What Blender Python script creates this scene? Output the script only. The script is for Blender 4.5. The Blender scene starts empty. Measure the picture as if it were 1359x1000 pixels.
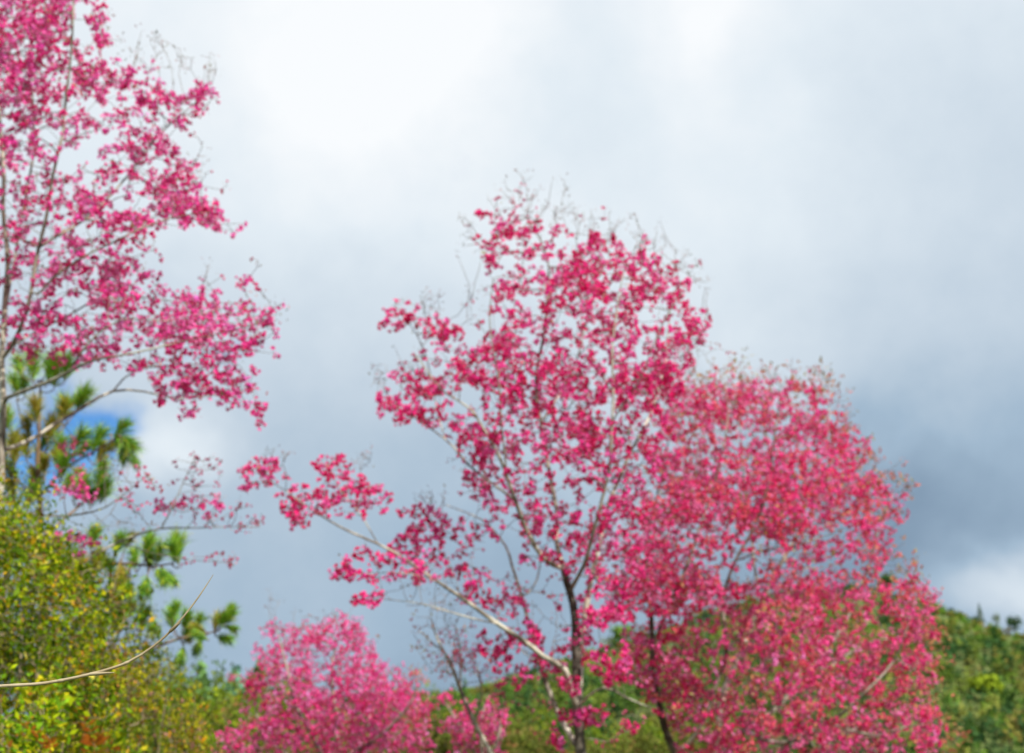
import bpy, math, random
import numpy as np
from mathutils import Vector, noise

S = bpy.context.scene
R = math.radians
random.seed(11)
rng = np.random.default_rng(11)

# ------------------------------------------------------------------ camera
FPX = 1640.0                      # focal length in photograph pixels (1359 wide)
PITCH = math.atan((960 - 500) / FPX)
CAM = np.array([0.0, 0.0, 1.6])
cd = bpy.data.cameras.new('camera')
cam = bpy.data.objects.new('camera', cd)
S.collection.objects.link(cam)
S.camera = cam
cam.location = CAM
cam.rotation_euler = (R(90) + PITCH, 0, 0)
cd.sensor_width = 36
cd.lens = 36 * FPX / 1359
cd.clip_start = 0.05
cd.clip_end = 6000
cd.dof.use_dof = True
cd.dof.focus_distance = 2.25
cd.dof.aperture_fstop = 4.2
cd.dof.aperture_blades = 7


def ray(px, py):
    a = (px - 679.5) / FPX
    b = (500 - py) / FPX
    c, s = math.cos(PITCH), math.sin(PITCH)
    return np.array([a, c - b * s, s + b * c])


def at(px, py, Y):
    d = ray(px, py)
    return CAM + d * (Y / d[1])


# ------------------------------------------------------------------ light
SUN_EL, SUN_AZ = 50.0, 140.0      # azimuth clockwise from the view direction (+Y)
S.view_settings.view_transform = 'Standard'
S.view_settings.look = 'None'
S.view_settings.exposure = 0.75
S.view_settings.gamma = 1.0
sd = bpy.data.lights.new('sun', 'SUN')
sd.energy = 5.0
sd.angle = R(0.5)
sd.color = (1.0, 0.95, 0.87)
sun = bpy.data.objects.new('sun', sd)
S.collection.objects.link(sun)
sv = Vector((math.sin(R(SUN_AZ)) * math.cos(R(SUN_EL)), math.cos(R(SUN_AZ)) * math.cos(R(SUN_EL)), math.sin(R(SUN_EL))))
sun.rotation_euler = sv.to_track_quat('Z', 'Y').to_euler()
sun.location = (10, -10, 20)


def lin(r, g, b):
    f = lambda c: (c / 255 / 12.92) if c / 255 <= 0.04045 else ((c / 255 + 0.055) / 1.055) ** 2.4
    return (f(r), f(g), f(b))


def make_world():
    w = bpy.data.worlds.new('World')
    S.world = w
    w.use_nodes = True
    nt = w.node_tree
    nt.nodes.clear()
    N, L = nt.nodes.new, nt.links.new

    def M(op, a, b=None, c=None):
        n = N('ShaderNodeMath')
        n.operation = op
        for i, v in enumerate((a, b, c)):
            if v is None:
                continue
            if isinstance(v, (int, float)):
                n.inputs[i].default_value = v
            else:
                L(v, n.inputs[i])
        return n.outputs[0]
    out = N('ShaderNodeOutputWorld')
    bg = N('ShaderNodeBackground')
    bg.inputs['Strength'].default_value = 0.15
    L(bg.outputs[0], out.inputs[0])
    sky = N('ShaderNodeTexSky')
    sky.sky_type = 'NISHITA'
    sky.sun_disc = False
    sky.sun_elevation = R(SUN_EL)
    sky.sun_rotation = R(SUN_AZ)
    tc = N('ShaderNodeTexCoord')
    sep = N('ShaderNodeSeparateXYZ')
    L(tc.outputs['Generated'], sep.inputs[0])
    # the clouds hang at fixed compass directions and heights: azimuth / elevation
    az0 = M('ARCTAN2', sep.outputs[0], sep.outputs[1])
    el0 = M('ARCSINE', sep.outputs[2])

    def fbm(scale, detail, seed, rough=0.55):
        n = N('ShaderNodeTexNoise')
        n.noise_dimensions = '4D'
        n.inputs['W'].default_value = seed
        n.inputs['Scale'].default_value = scale
        n.inputs['Detail'].default_value = detail
        n.inputs['Roughness'].default_value = rough
        L(tc.outputs['Generated'], n.inputs['Vector'])
        return n.outputs['Fac']
    az = M('ADD', az0, M('MULTIPLY', M('SUBTRACT', fbm(7, 4, 1.3), 0.5), 0.16))
    el = M('ADD', el0, M('MULTIPLY', M('SUBTRACT', fbm(7, 4, 5.1), 0.5), 0.16))

    def dirpx(px, py):
        d = ray(px, py)
        d = d / np.linalg.norm(d)
        return math.atan2(d[0], d[1]), math.asin(d[2])

    def gauss(px, py, sx, sy, amp):
        a, e = dirpx(px, py)
        u = M('DIVIDE', M('SUBTRACT', az, a), sx / FPX)
        v = M('DIVIDE', M('SUBTRACT', el, e), sy / FPX)
        q = M('ADD', M('MULTIPLY', u, u), M('MULTIPLY', v, v))
        return M('MULTIPLY', M('EXPONENT', M('MULTIPLY', q, -0.5)), amp)
    # brightness of the cloud deck by elevation
    base = N('ShaderNodeValToRGB')
    base.color_ramp.interpolation = 'EASE'
    els = [(1000, .10), (820, .22), (640, .40), (450, .60), (280, .78), (60, .86), (-500, .66)]
    cr = base.color_ramp
    pos = [(dirpx(680, y)[1] / 1.6, v) for y, v in els]
    cr.elements[0].position, cr.elements[0].color = pos[0][0], (pos[0][1],) * 3 + (1,)
    cr.elements[1].position, cr.elements[1].color = pos[-1][0], (pos[-1][1],) * 3 + (1,)
    for p, v in pos[1:-1]:
        e = cr.elements.new(p)
        e.color = (v, v, v, 1)
    L(M('DIVIDE', el, 1.6), base.inputs[0])
    B = base.outputs[0]
    for g in [(1240, 660, 150, 80, -.28), (1130, 760, 110, 70, -.06), (490, 70, 120, 110, .22), (930, 10, 70, 40, .15), (640, 20, 70, 50, .08), (920, 120, 40, 60, .06),
              (770, 70, 70, 80, -.08), (1300, 180, 150, 140, -.16), (1310, 480, 130, 60, -.02), (1358, 775, 55, 38, .55),
              (950, 420, 120, 70, .10), (240, 600, 60, 45, .42), (440, 230, 90, 80, .08), (330, 800, 140, 70, .12), (450, 430, 90, 90, .04),
              (330, 380, 90, 120, .02), (480, 860, 120, 60, .04), (740, 430, 120, 120, .06)]:
        B = M('ADD', B, gauss(*g))
    B = M('ADD', B, M('MULTIPLY', M('SUBTRACT', fbm(5.0, 7, 2.2, .6), 0.5), 0.30))
    B = M('ADD', B, M('MULTIPLY', M('SUBTRACT', fbm(15.0, 6, 8.2, .6), 0.5), 0.16))
    ramp = N('ShaderNodeValToRGB')
    stops = [(0.0, (122, 146, 170)), (.3, (163, 186, 207)), (.55, (197, 212, 226)), (.8, (227, 237, 245)), (1.0, (249, 252, 255))]
    r = ramp.color_ramp
    k = 1 / 0.15 / 2 ** 0.75
    for i, (p, c) in enumerate(stops):
        e = r.elements[0] if i == 0 else (r.elements[1] if i == 1 else r.elements.new(p))
        e.position = p
        e.color = lin(*c) + (1,)
    L(B, ramp.inputs[0])
    sc = N('ShaderNodeVectorMath')
    sc.operation = 'SCALE'
    L(ramp.outputs[0], sc.inputs[0])
    sc.inputs['Scale'].default_value = k
    # the gap of blue sky low on the left
    hole = M('ADD', M('ADD', gauss(146, 556, 40, 28, 1.1), gauss(45, 596, 70, 42, 1.05)), gauss(310, 466, 34, 14, .4))
    hole = M('ADD', hole, M('MULTIPLY', M('SUBTRACT', fbm(18, 7, 3.3, .62), 0.5), 1.1))
    sm = N('ShaderNodeMapRange')
    sm.interpolation_type = 'SMOOTHSTEP'
    sm.inputs[1].default_value = 0.12
    sm.inputs[2].default_value = 1.05
    L(hole, sm.inputs[0])
    mix = N('ShaderNodeMix')
    mix.data_type = 'RGBA'
    L(sm.outputs[0], mix.inputs[0])
    L(sc.outputs[0], mix.inputs[6])
    deep = N('ShaderNodeMix')
    deep.data_type = 'RGBA'
    deep.blend_type = 'MULTIPLY'
    deep.inputs[0].default_value = 1.0
    L(sky.outputs[0], deep.inputs[6])
    deep.inputs[7].default_value = (.20, .375, .56, 1)
    L(deep.outputs[2], mix.inputs[7])
    L(mix.outputs[2], bg.inputs['Color'])


make_world()


# ------------------------------------------------------------------ helpers
def tag(o, label=None, cat=None, group=None, kind=None):
    if label: o['label'] = label
    if cat: o['category'] = cat
    if group: o['group'] = group
    if kind: o['kind'] = kind
    return o


def empty(name, loc, label, cat, group=None):
    o = bpy.data.objects.new(name, None)
    S.collection.objects.link(o)
    o.location = Vector(loc)
    o.empty_display_size = 0.2
    return tag(o, label, cat, group)


class MB:
    """Collects vertices, faces and vertex colours and links them as ONE mesh."""
    def __init__(self):
        self.v, self.f3, self.f4, self.c, self.n = [], [], [], [], 0

    def add(self, v, f, col):
        v = np.asarray(v, float).reshape(-1, 3)
        f = np.asarray(f, int) + self.n
        (self.f4 if f.shape[1] == 4 else self.f3).append(f)
        col = np.asarray(col, float)
        if col.ndim == 1:
            col = np.tile(col, (len(v), 1))
        self.v.append(v); self.c.append(col)
        self.n += len(v)

    def tube(self, pts, rad, sides=6, col=(1, 1, 1), cap=True):
        pts = np.asarray(pts, float)
        m = len(pts)
        if m < 2:
            return
        t = np.gradient(pts, axis=0)
        t /= np.linalg.norm(t, axis=1)[:, None] + 1e-9
        ref = np.array([0.31, 0.87, 0.11]) if abs(t[0][1]) < 0.8 else np.array([0.9, 0.1, 0.2])
        a = np.arange(sides) * 2 * math.pi / sides
        ca, sa = np.cos(a), np.sin(a)
        V = []
        for i in range(m):
            u = ref - t[i] * (ref @ t[i])
            u /= np.linalg.norm(u) + 1e-9
            ref = u
            w = np.cross(t[i], u)
            V.append(pts[i] + rad[i] * (ca[:, None] * u + sa[:, None] * w))
        V = np.concatenate(V)
        i, j = np.meshgrid(np.arange(m - 1), np.arange(sides), indexing='ij')
        i, j = i.ravel(), j.ravel()
        k = (j + 1) % sides
        F = np.stack([i * sides + j, i * sides + k, (i + 1) * sides + k, (i + 1) * sides + j], 1)
        self.add(V, F, col)

    def blades(self, p, d, s, L, W, col, wide=0.55, bend=None, vcol=None):
        """n leaf- or petal-shaped faces: base p, direction d, side s, length L, width W."""
        n = len(p)
        L = np.broadcast_to(L, (n,))[:, None]
        W = np.broadcast_to(W, (n,))[:, None]
        mid = p + d * L * wide
        tip = p + d * L
        if bend is not None:
            tip = tip + bend
        V = np.stack([p, mid + s * W / 2, tip, mid - s * W / 2], 1).reshape(-1, 3)
        F = np.arange(4 * n).reshape(n, 4)
        self.add(V, F, np.repeat(col, 4, 0) if vcol is None else np.clip(vcol, 0, .97))

    def build(self, name, mat, parent=None, origin=(0, 0, 0), smooth=False):
        me = bpy.data.meshes.new(name)
        V = np.concatenate(self.v) - np.asarray(origin, float)
        C = np.concatenate(self.c)
        fs, ls = [], []
        tot = 0
        loops = []
        starts = []
        for arr, k in ((self.f4, 4), (self.f3, 3)):
            if arr:
                a = np.concatenate(arr)
                loops.append(a.ravel())
                starts.append(tot + np.arange(len(a)) * k)
                tot += a.size
        loops = np.concatenate(loops); starts = np.concatenate(starts)
        me.vertices.add(len(V))
        me.vertices.foreach_set('co', V.astype(np.float32).ravel())
        me.loops.add(len(loops))
        me.loops.foreach_set('vertex_index', loops.astype(np.int32))
        me.polygons.add(len(starts))
        me.polygons.foreach_set('loop_start', starts.astype(np.int32))
        at_ = me.color_attributes.new('Col', 'FLOAT_COLOR', 'POINT')
        at_.data.foreach_set('color', np.concatenate([C, np.ones((len(C), 1))], 1).astype(np.float32).ravel())
        me.update(calc_edges=True)
        me.validate()
        if smooth:
            me.polygons.foreach_set('use_smooth', np.ones(len(starts), bool))
        me.materials.append(mat)
        o = bpy.data.objects.new(name, me)
        S.collection.objects.link(o)
        if parent:
            o.parent = parent
        return o


def unit(v):
    return v / (np.linalg.norm(v, axis=-1, keepdims=True) + 1e-9)


def rand_dirs(n):
    return unit(rng.normal(size=(n, 3)))


def side_of(d, spin=None):
    """a unit vector square to each direction"""
    r = rand_dirs(len(d))
    s = r - d * np.sum(r * d, 1, keepdims=True)
    return unit(s)


# ------------------------------------------------------------------ materials
def leafmat(name, trans, rough, jitter=0.0, spec=0.25):
    m = bpy.data.materials.new(name)
    m.use_nodes = True
    nt = m.node_tree
    nt.nodes.clear()
    N, L = nt.nodes.new, nt.links.new
    a = N('ShaderNodeAttribute'); a.attribute_name = 'Col'
    geo = N('ShaderNodeTexCoord')
    nz = N('ShaderNodeTexNoise'); nz.inputs['Scale'].default_value = 45; nz.inputs['Detail'].default_value = 2
    L(geo.outputs['Object'], nz.inputs['Vector'])
    mr = N('ShaderNodeMapRange'); mr.inputs[3].default_value = 1 - jitter; mr.inputs[4].default_value = 1 + jitter
    L(nz.outputs['Fac'], mr.inputs[0])
    hs = N('ShaderNodeHueSaturation'); L(mr.outputs[0], hs.inputs['Value']); L(a.outputs['Color'], hs.inputs['Color'])
    p = N('ShaderNodeBsdfPrincipled')
    p.inputs['Roughness'].default_value = rough
    p.inputs['Specular IOR Level'].default_value = spec
    L(hs.outputs[0], p.inputs['Base Color'])
    t = N('ShaderNodeBsdfTranslucent'); L(hs.outputs[0], t.inputs['Color'])
    mx = N('ShaderNodeMixShader'); mx.inputs[0].default_value = trans
    L(p.outputs[0], mx.inputs[1]); L(t.outputs[0], mx.inputs[2])
    o = N('ShaderNodeOutputMaterial'); L(mx.outputs[0], o.inputs[0])
    return m


def noisemat(name, stops, scale, rough=0.9, bump=0.0, detail=6, stretch=(1, 1, 1), bscale=None):
    m = bpy.data.materials.new(name)
    m.use_nodes = True
    nt = m.node_tree
    N, L = nt.nodes.new, nt.links.new
    p = nt.nodes['Principled BSDF']
    p.inputs['Roughness'].default_value = rough
    p.inputs['Specular IOR Level'].default_value = 0.2
    tc = N('ShaderNodeTexCoord'); mp = N('ShaderNodeMapping'); mp.inputs['Scale'].default_value = stretch
    L(tc.outputs['Object'], mp.inputs[0])
    nz = N('ShaderNodeTexNoise'); nz.inputs['Scale'].default_value = scale; nz.inputs['Detail'].default_value = detail
    nz.inputs['Roughness'].default_value = 0.62
    L(mp.outputs[0], nz.inputs['Vector'])
    r = N('ShaderNodeValToRGB')
    for i, (q, c) in enumerate(stops):
        e = r.color_ramp.elements[i] if i < 2 else r.color_ramp.elements.new(q)
        e.position = q; e.color = tuple(c) + (1,)
    L(nz.outputs['Fac'], r.inputs[0]); L(r.outputs[0], p.inputs['Base Color'])
    if bump:
        n2 = N('ShaderNodeTexNoise'); n2.inputs['Scale'].default_value = bscale or scale * 3; n2.inputs['Detail'].default_value = 5
        L(mp.outputs[0], n2.inputs['Vector'])
        b = N('ShaderNodeBump'); b.inputs['Strength'].default_value = bump; b.inputs['Distance'].default_value = 0.02
        L(n2.outputs['Fac'], b.inputs['Height']); L(b.outputs[0], p.inputs['Normal'])
    return m


PETAL = leafmat('petal', 0.48, 0.6, 0.12, 0.15)
LEAF = leafmat('leaf', 0.38, 0.6, 0.15, 0.1)
NEEDLE = leafmat('needle', 0.2, 0.5, 0.1, 0.3)
FARLEAF = leafmat('far_leaf', 0.25, 0.8, 0.1, 0.1)
BARK = noisemat('cherry_bark', [(0.34, (.055, .045, .036)), (0.46, (.17, .145, .115)), (.55, (.38, .35, .28)), (.72, (.50, .47, .40))], 5, .9, .5, 7, (1, 1, .55))
BARKD = noisemat('dark_cherry_bark', [(0.38, (.030, .024, .019)), (0.53, (.085, .070, .055)), (.63, (.17, .15, .12)), (.76, (.36, .34, .28))], 5, .9, .5, 7, (1, 1, .55))
BARKP = noisemat('pale_cherry_bark', [(0.34, (.10, .08, .06)), (0.46, (.30, .27, .21)), (.58, (.52, .49, .41)), (.75, (.60, .57, .5))], 5, .9, .4, 7, (1, 1, .5))
TWIG = noisemat('twig_bark', [(0.3, (.10, .080, .066)), (0.7, (.26, .22, .19))], 3)
PINEBARK = noisemat('pine_bark', [(0.35, (.08, .05, .03)), (0.65, (.24, .16, .10))], 14, .9, .6, 6, (1, 1, .3))
STEM = noisemat('shrub_stem', [(0.35, (.10, .075, .045)), (0.65, (.26, .21, .13))], 6)
STRAW = noisemat('straw', [(0.3, (.16, .11, .05)), (0.48, (.30, .245, .15)), (.7, (.42, .37, .27))], 9, .6, .15, 5)
GROUND = noisemat('ground_soil_and_grass', [(0.3, (.05, .055, .018)), (0.5, (.075, .095, .025)), (.7, (.12, .10, .05))], .35, .95, .4, 10)
HILL = noisemat('hill_undergrowth', [(0.3, (.035, .06, .015)), (0.5, (.075, .10, .025)), (.7, (.11, .12, .035))], .12, .95, .5, 10)


# ------------------------------------------------------------------ ground and hill
RIDGE = [(-900, 968), (-200, 955), (100, 940), (300, 925), (450, 912), (560, 906), (640, 899), (720, 876), (830, 838), (930, 808), (1040, 780), (1120, 768), (1180, 772),
         (1220, 779), (1290, 800), (1359, 824), (1500, 876), (1700, 920), (2400, 958)]
RY = 260.0
_rx = np.array([at(p[0], 960, RY)[0] for p in RIDGE])
_rz = np.array([at(p[0], p[1], RY)[2] for p in RIDGE])


def ridge_z(x, y):
    # the ridge keeps its bearing with distance
    xr = np.interp(x * RY / np.clip(y, 60, RY), _rx, _rz) - .2
    return xr


def hill_z(x, y):
    h = ridge_z(x, y) - 3.0 + 15.0
    t = np.clip((y - 95) / (RY - 95), 0, 1)
    front = t ** 0.8
    back = np.clip(1 - (y - RY) / 420, 0, 1)
    k = np.where(y < RY, front, back)
    n = np.array([noise.fractal(Vector((a * .025, b * .025, 3.1)), 1.0, 2.0, 4) for a, b in zip(np.ravel(x), np.ravel(y))]).reshape(np.shape(x))
    return h * k - 15.0 + n * 1.6 * np.clip(t * 4, 0, 1)


def ground_z(x, y):
    r = math.hypot(x, y)
    t = min(1, max(0, (y - 30) / 65))
    dip = -14.0 * t * t * (3 - 2 * t)
    return dip + 0.12 * noise.noise(Vector((x * .15, y * .15, 0))) * min(1, max(0, (r - 3) / 10))


def grid(name, xs, ys, zf, mat):
    mb = MB()
    X, Y = np.meshgrid(xs, ys)
    Z = zf(X, Y)
    nx, ny = len(xs), len(ys)
    i, j = np.meshgrid(np.arange(ny - 1), np.arange(nx - 1), indexing='ij')
    i, j = i.ravel(), j.ravel()
    F = np.stack([i * nx + j, i * nx + j + 1, (i + 1) * nx + j + 1, (i + 1) * nx + j], 1)
    mb.add(np.stack([X.ravel(), Y.ravel(), Z.ravel()], 1), F, (1, 1, 1))
    return tag(mb.build(name, mat, smooth=True), kind='structure')


gs = np.concatenate([-np.geomspace(2600, 2, 45), np.linspace(-1.5, 1.5, 4), np.geomspace(2, 2600, 45)])
grid('ground', gs, gs, np.vectorize(ground_z), GROUND)
grid('hill', np.linspace(-330, 430, 130), np.concatenate([np.linspace(92, 270, 60), np.linspace(280, 680, 20)]), hill_z, HILL)


# ------------------------------------------------------------------ plants
def smooth_path(P, step):
    """Catmull-Rom through rows of P (x, y, z, r), about one point per step."""
    P = np.asarray(P, float)
    if len(P) == 2:
        P = np.array([P[0], (P[0] + P[1]) / 2, P[1]])
    E = np.vstack([2 * P[0] - P[1], P, 2 * P[-1] - P[-2]])
    out = []
    for i in range(1, len(E) - 2):
        a, b, c, d = E[i - 1], E[i], E[i + 1], E[i + 2]
        n = max(2, int(np.linalg.norm((c - b)[:3]) / step))
        for t in np.arange(n) / n:
            out.append(.5 * ((2 * b) + (c - a) * t + (2 * a - 5 * b + 4 * c - d) * t * t + (3 * b - a - 3 * c + d) * t ** 3))
    out.append(P[-1])
    return np.array(out)


def inpoly(x, y, poly):
    r = False
    j = len(poly) - 1
    for i in range(len(poly)):
        xi, yi = poly[i]; xj, yj = poly[j]
        if (yi > y) != (yj > y) and x < (xj - xi) * (y - yi) / (yj - yi) + xi:
            r = not r
        j = i
    return r


def edge_dist(x, y, poly):
    m = 1e9
    for i in range(len(poly)):
        ax, ay = poly[i - 1]; bx, by = poly[i]
        dx, dy = bx - ax, by - ay
        t = max(0, min(1, ((x - ax) * dx + (y - ay) * dy) / (dx * dx + dy * dy + 1e-9)))
        m = min(m, math.hypot(x - ax - t * dx, y - ay - t * dy))
    return m


def sample(reg, Y):
    """points of one crown region: a polygon or an ellipse seen from the photo's side, given real depth"""
    out = []
    n, hd, dz = reg['n'], reg.get('hd', .8), reg.get('dz', 0)
    thr, fr = reg.get('thr', -9), reg.get('fr', 2.2)
    tries = 0
    gap = reg.get('sp', .055 * Y / 9.6 if reg['k'] == 'f' else 0)
    cells = {}
    if 'e' in reg:
        cx, cy, rx, ry = reg['e']
    else:
        xs = [p[0] for p in reg['p']]; ys = [p[1] for p in reg['p']]
        x0, x1, y0, y1 = min(xs), max(xs), min(ys), max(ys)
        RR = reg.get('R', 90)
    while len(out) < n and tries < n * 60:
        tries += 1
        if 'e' in reg:
            a = random.random() * 2 * math.pi
            q = random.random() ** .5
            x, y = cx + rx * q * math.cos(a), cy + ry * q * math.sin(a)
            h = math.sqrt(max(0.02, 1 - q * q))
        else:
            x, y = random.uniform(x0, x1), random.uniform(y0, y1)
            if not inpoly(x, y, reg['p']):
                continue
            h = math.sqrt(min(1, 0.04 + edge_dist(x, y, reg['p']) / RR))
        wz = random.uniform(-1, 1)
        if 'e' not in reg:
            nv = noise.noise_vector(Vector((x * .016, y * .016, wz * .8))) * 26 + noise.noise_vector(Vector((x * .05, y * .05, wz * 2 + 9))) * 12
            x += nv.x + random.gauss(0, 5); y += nv.y + random.gauss(0, 5)
        else:
            x += random.gauss(0, rx * .14); y += random.gauss(0, ry * .14)
        p = at(x, y, Y + dz + wz * hd * h)
        if thr > -5 and noise.noise(Vector(p * fr)) < thr + random.uniform(-.12, .12):
            continue
        if any(((x - u) / a) ** 2 + ((y - v) / b) ** 2 < 1 and random.random() < w for u, v, a, b, w in reg.get('gaps', [])):
            continue
        if gap:
            key = tuple(int(math.floor(c / gap)) for c in p)
            if any(np.linalg.norm(q - p) < gap for a in (-1, 0, 1) for b in (-1, 0, 1) for c in (-1, 0, 1) for q in cells.get((key[0] + a, key[1] + b, key[2] + c), ())):
                continue
            cells.setdefault(key, []).append(p)
        out.append((p, reg['k']))
    # loose sprigs that fringe the outline
    if 'e' not in reg and reg.get('fringe'):
        poly = reg['p']
        area = sum(poly[i - 1][0] * poly[i][1] - poly[i][0] * poly[i - 1][1] for i in range(len(poly)))
        sg = 1 if area > 0 else -1
        per = [math.hypot(poly[i][0] - poly[i - 1][0], poly[i][1] - poly[i - 1][1]) for i in range(len(poly))]
        for _ in range(reg['fringe']):
            i = random.choices(range(len(poly)), per)[0]
            (ax, ay), (bx, by) = poly[i - 1], poly[i]
            t = random.random()
            L = per[i] + 1e-6
            nx, ny = sg * (by - ay) / L, -sg * (bx - ax) / L
            if ny > .45 or (ny > -.2 and random.random() < .4):
                continue
            o = random.uniform(2, 30)
            x, y = ax + (bx - ax) * t + nx * o * .7, ay + (by - ay) * t + ny * o - o * .45
            if y < -60 or x < -40:
                continue
            out.append((at(x, y, Y + dz + random.uniform(-1, 1) * hd * .35), random.choice(reg.get('fk', 'bbs'))))
    return out


def skeleton_and_tips(limbs, regs, Y, alpha=.18, r0=.0022, step=.07, rscale=1.0, lscale=.78):
    """Traced limbs first, then every tip is joined to the nearest wood by a curved shoot."""
    pos, par, rad, fix = [], [], [], []
    chains = []
    owner = []
    for li, lb in enumerate(limbs):
        nm, pts = lb[0], lb[1]
        P = []
        for (x, y, dz, rpx) in pts:
            q = at(x, y, Y + dz)
            P.append([q[0], q[1], max(q[2], -.05), rpx * (Y + dz) / FPX])
        P = smooth_path(P, step * 1.3)
        L = np.linalg.norm(P[-1, :3] - P[0, :3])
        # small natural crooks
        for i in range(1, len(P) - 1):
            v = noise.noise_vector(Vector(P[i, :3] * 2.6))
            P[i, :3] += np.array(v) * .018 * min(1, i / 4)
        start = len(pos)
        if pos and nm != 'trunk':
            A = np.array(pos)
            k = int(np.argmin(np.linalg.norm(A - P[0, :3], axis=1)))
            P[0, :3] = A[k]
        else:
            k = -1
        ids = []
        for i, q in enumerate(P):
            pos.append(q[:3].copy()); rad.append(max(q[3] * lscale, r0)); fix.append(True)
            par.append(k if i == 0 else len(pos) - 2)
            ids.append(len(pos) - 1)
        owner += [li] * len(ids)
        chains.append((nm, ids, lb[2] if len(lb) > 2 else None))
    nsk = len(pos)
    tips = [t for r in regs for t in sample(r, Y)]
    cap = nsk + len(tips) * 40
    A = np.zeros((cap, 3)); A[:nsk] = pos
    PL = np.zeros(cap)
    for i in range(nsk):
        PL[i] = 0 if par[i] < 0 else PL[par[i]] + np.linalg.norm(A[i] - A[par[i]])
    PL[:nsk] *= .35
    n = nsk
    T = np.array([t[0] for t in tips])
    d0 = np.array([np.min(np.linalg.norm(A[:nsk] - t, axis=1)) for t in T])
    tipnodes = []
    for ti in np.argsort(d0):
        t = T[ti]
        v = t - A[:n]
        isb = tips[ti][1] == 'b'
        d = np.linalg.norm(v * (1.7, 1.7, 1) if isb else v, axis=1)
        cost = d + alpha * PL[:n] + (1.2 if tips[ti][1] == 'b' else .4) * np.maximum(0, -v[:, 2])       # shoots rise rather than hang
        k = int(np.argmin(cost))
        pk = par[k]
        pd = unit(A[k] - A[pk]) if pk >= 0 else np.array([0, 0, 1.])
        L = np.linalg.norm(v[k])
        m = max(1, int(L / step))
        bare = tips[ti][1] == 'b'
        c = A[k] + pd * L * (.05 if bare else .16) + (t - A[k]) * (.40 if bare else .34) - (np.array([0, 0, .06 * L]) if bare else 0)
        prev = k
        for s in range(1, m + 1):
            u = s / m
            q = (1 - u) ** 2 * A[k] + 2 * u * (1 - u) * c + u * u * t
            if 0 < u < 1:
                q = q + rng.normal(size=3) * .007
            A[n] = q; par.append(prev); rad.append(r0); fix.append(False)
            PL[n] = PL[prev] + np.linalg.norm(q - A[prev])
            prev = n
            n += 1
        tipnodes.append((prev, tips[ti][1]))
    A = A[:n]
    par = np.array(par)
    acc = np.zeros(n)
    kids = [[] for _ in range(n)]
    rad = np.array(rad)
    for i in range(n - 1, nsk - 1, -1):
        if acc[i] > 0:
            rad[i] = acc[i] ** (1 / 2.5)
        acc[par[i]] += rad[i] ** 2.5
        kids[par[i]].append(i)
    for i in range(nsk, n):
        rad[i] = min(rad[i] * rscale, max(rad[par[i]] * .85, r0))
    return A, par, rad, kids, nsk, chains, tipnodes


def wood(root, base, A, par, rad, kids, nsk, chains, bark, twig, twigname='twigs'):
    own = np.zeros(len(A), int)
    mbs = []
    for ci, (nm, ids, mt) in enumerate(chains):
        own[ids] = ci
        mb = MB()
        pts = A[ids]; rr = rad[ids]
        # swell and knots
        rr = rr * (1 + .12 * np.array([noise.noise(Vector(p * 7)) for p in pts]))
        mb.tube(pts, rr, 9 if rr[0] > .015 else 6)
        mb.split = sum(len(f) for f in mb.f4)
        mbs.append(mb)
    for i in range(nsk, len(A)):
        own[i] = own[par[i]]
    for s in range(nsk, len(A)):
        p = par[s]
        if not (p < nsk or max(kids[p], key=lambda c: rad[c]) != s):
            continue
        ids = [p, s]
        r = [min(rad[p], rad[s] * 1.1), rad[s]]
        while kids[ids[-1]]:
            k = max(kids[ids[-1]], key=lambda c: rad[c])
            ids.append(k); r.append(rad[k])
        r[-1] *= .6
        mbs[own[s]].tube(A[ids], r, 4)
    for (nm, ids, mt), mb in zip(chains, mbs):
        o = mb.build(nm, mt or bark, root, base, True)
        o.data.materials.append(twig)                 # young twigs have smoother bark than the limb
        mi = np.zeros(len(o.data.polygons), np.int32)
        mi[mb.split:] = 1
        o.data.polygons.foreach_set('material_index', mi)


def colmix(pal, n, jit=.10):
    pal = np.array([lin(*c[:3]) for c in pal]), np.array([c[3] for c in pal], float)
    k = rng.choice(len(pal[0]), n, p=pal[1] / pal[1].sum())
    c = pal[0][k] * (1 + rng.normal(size=(n, 1)) * jit)
    return np.clip(c, .003, .95)


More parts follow.
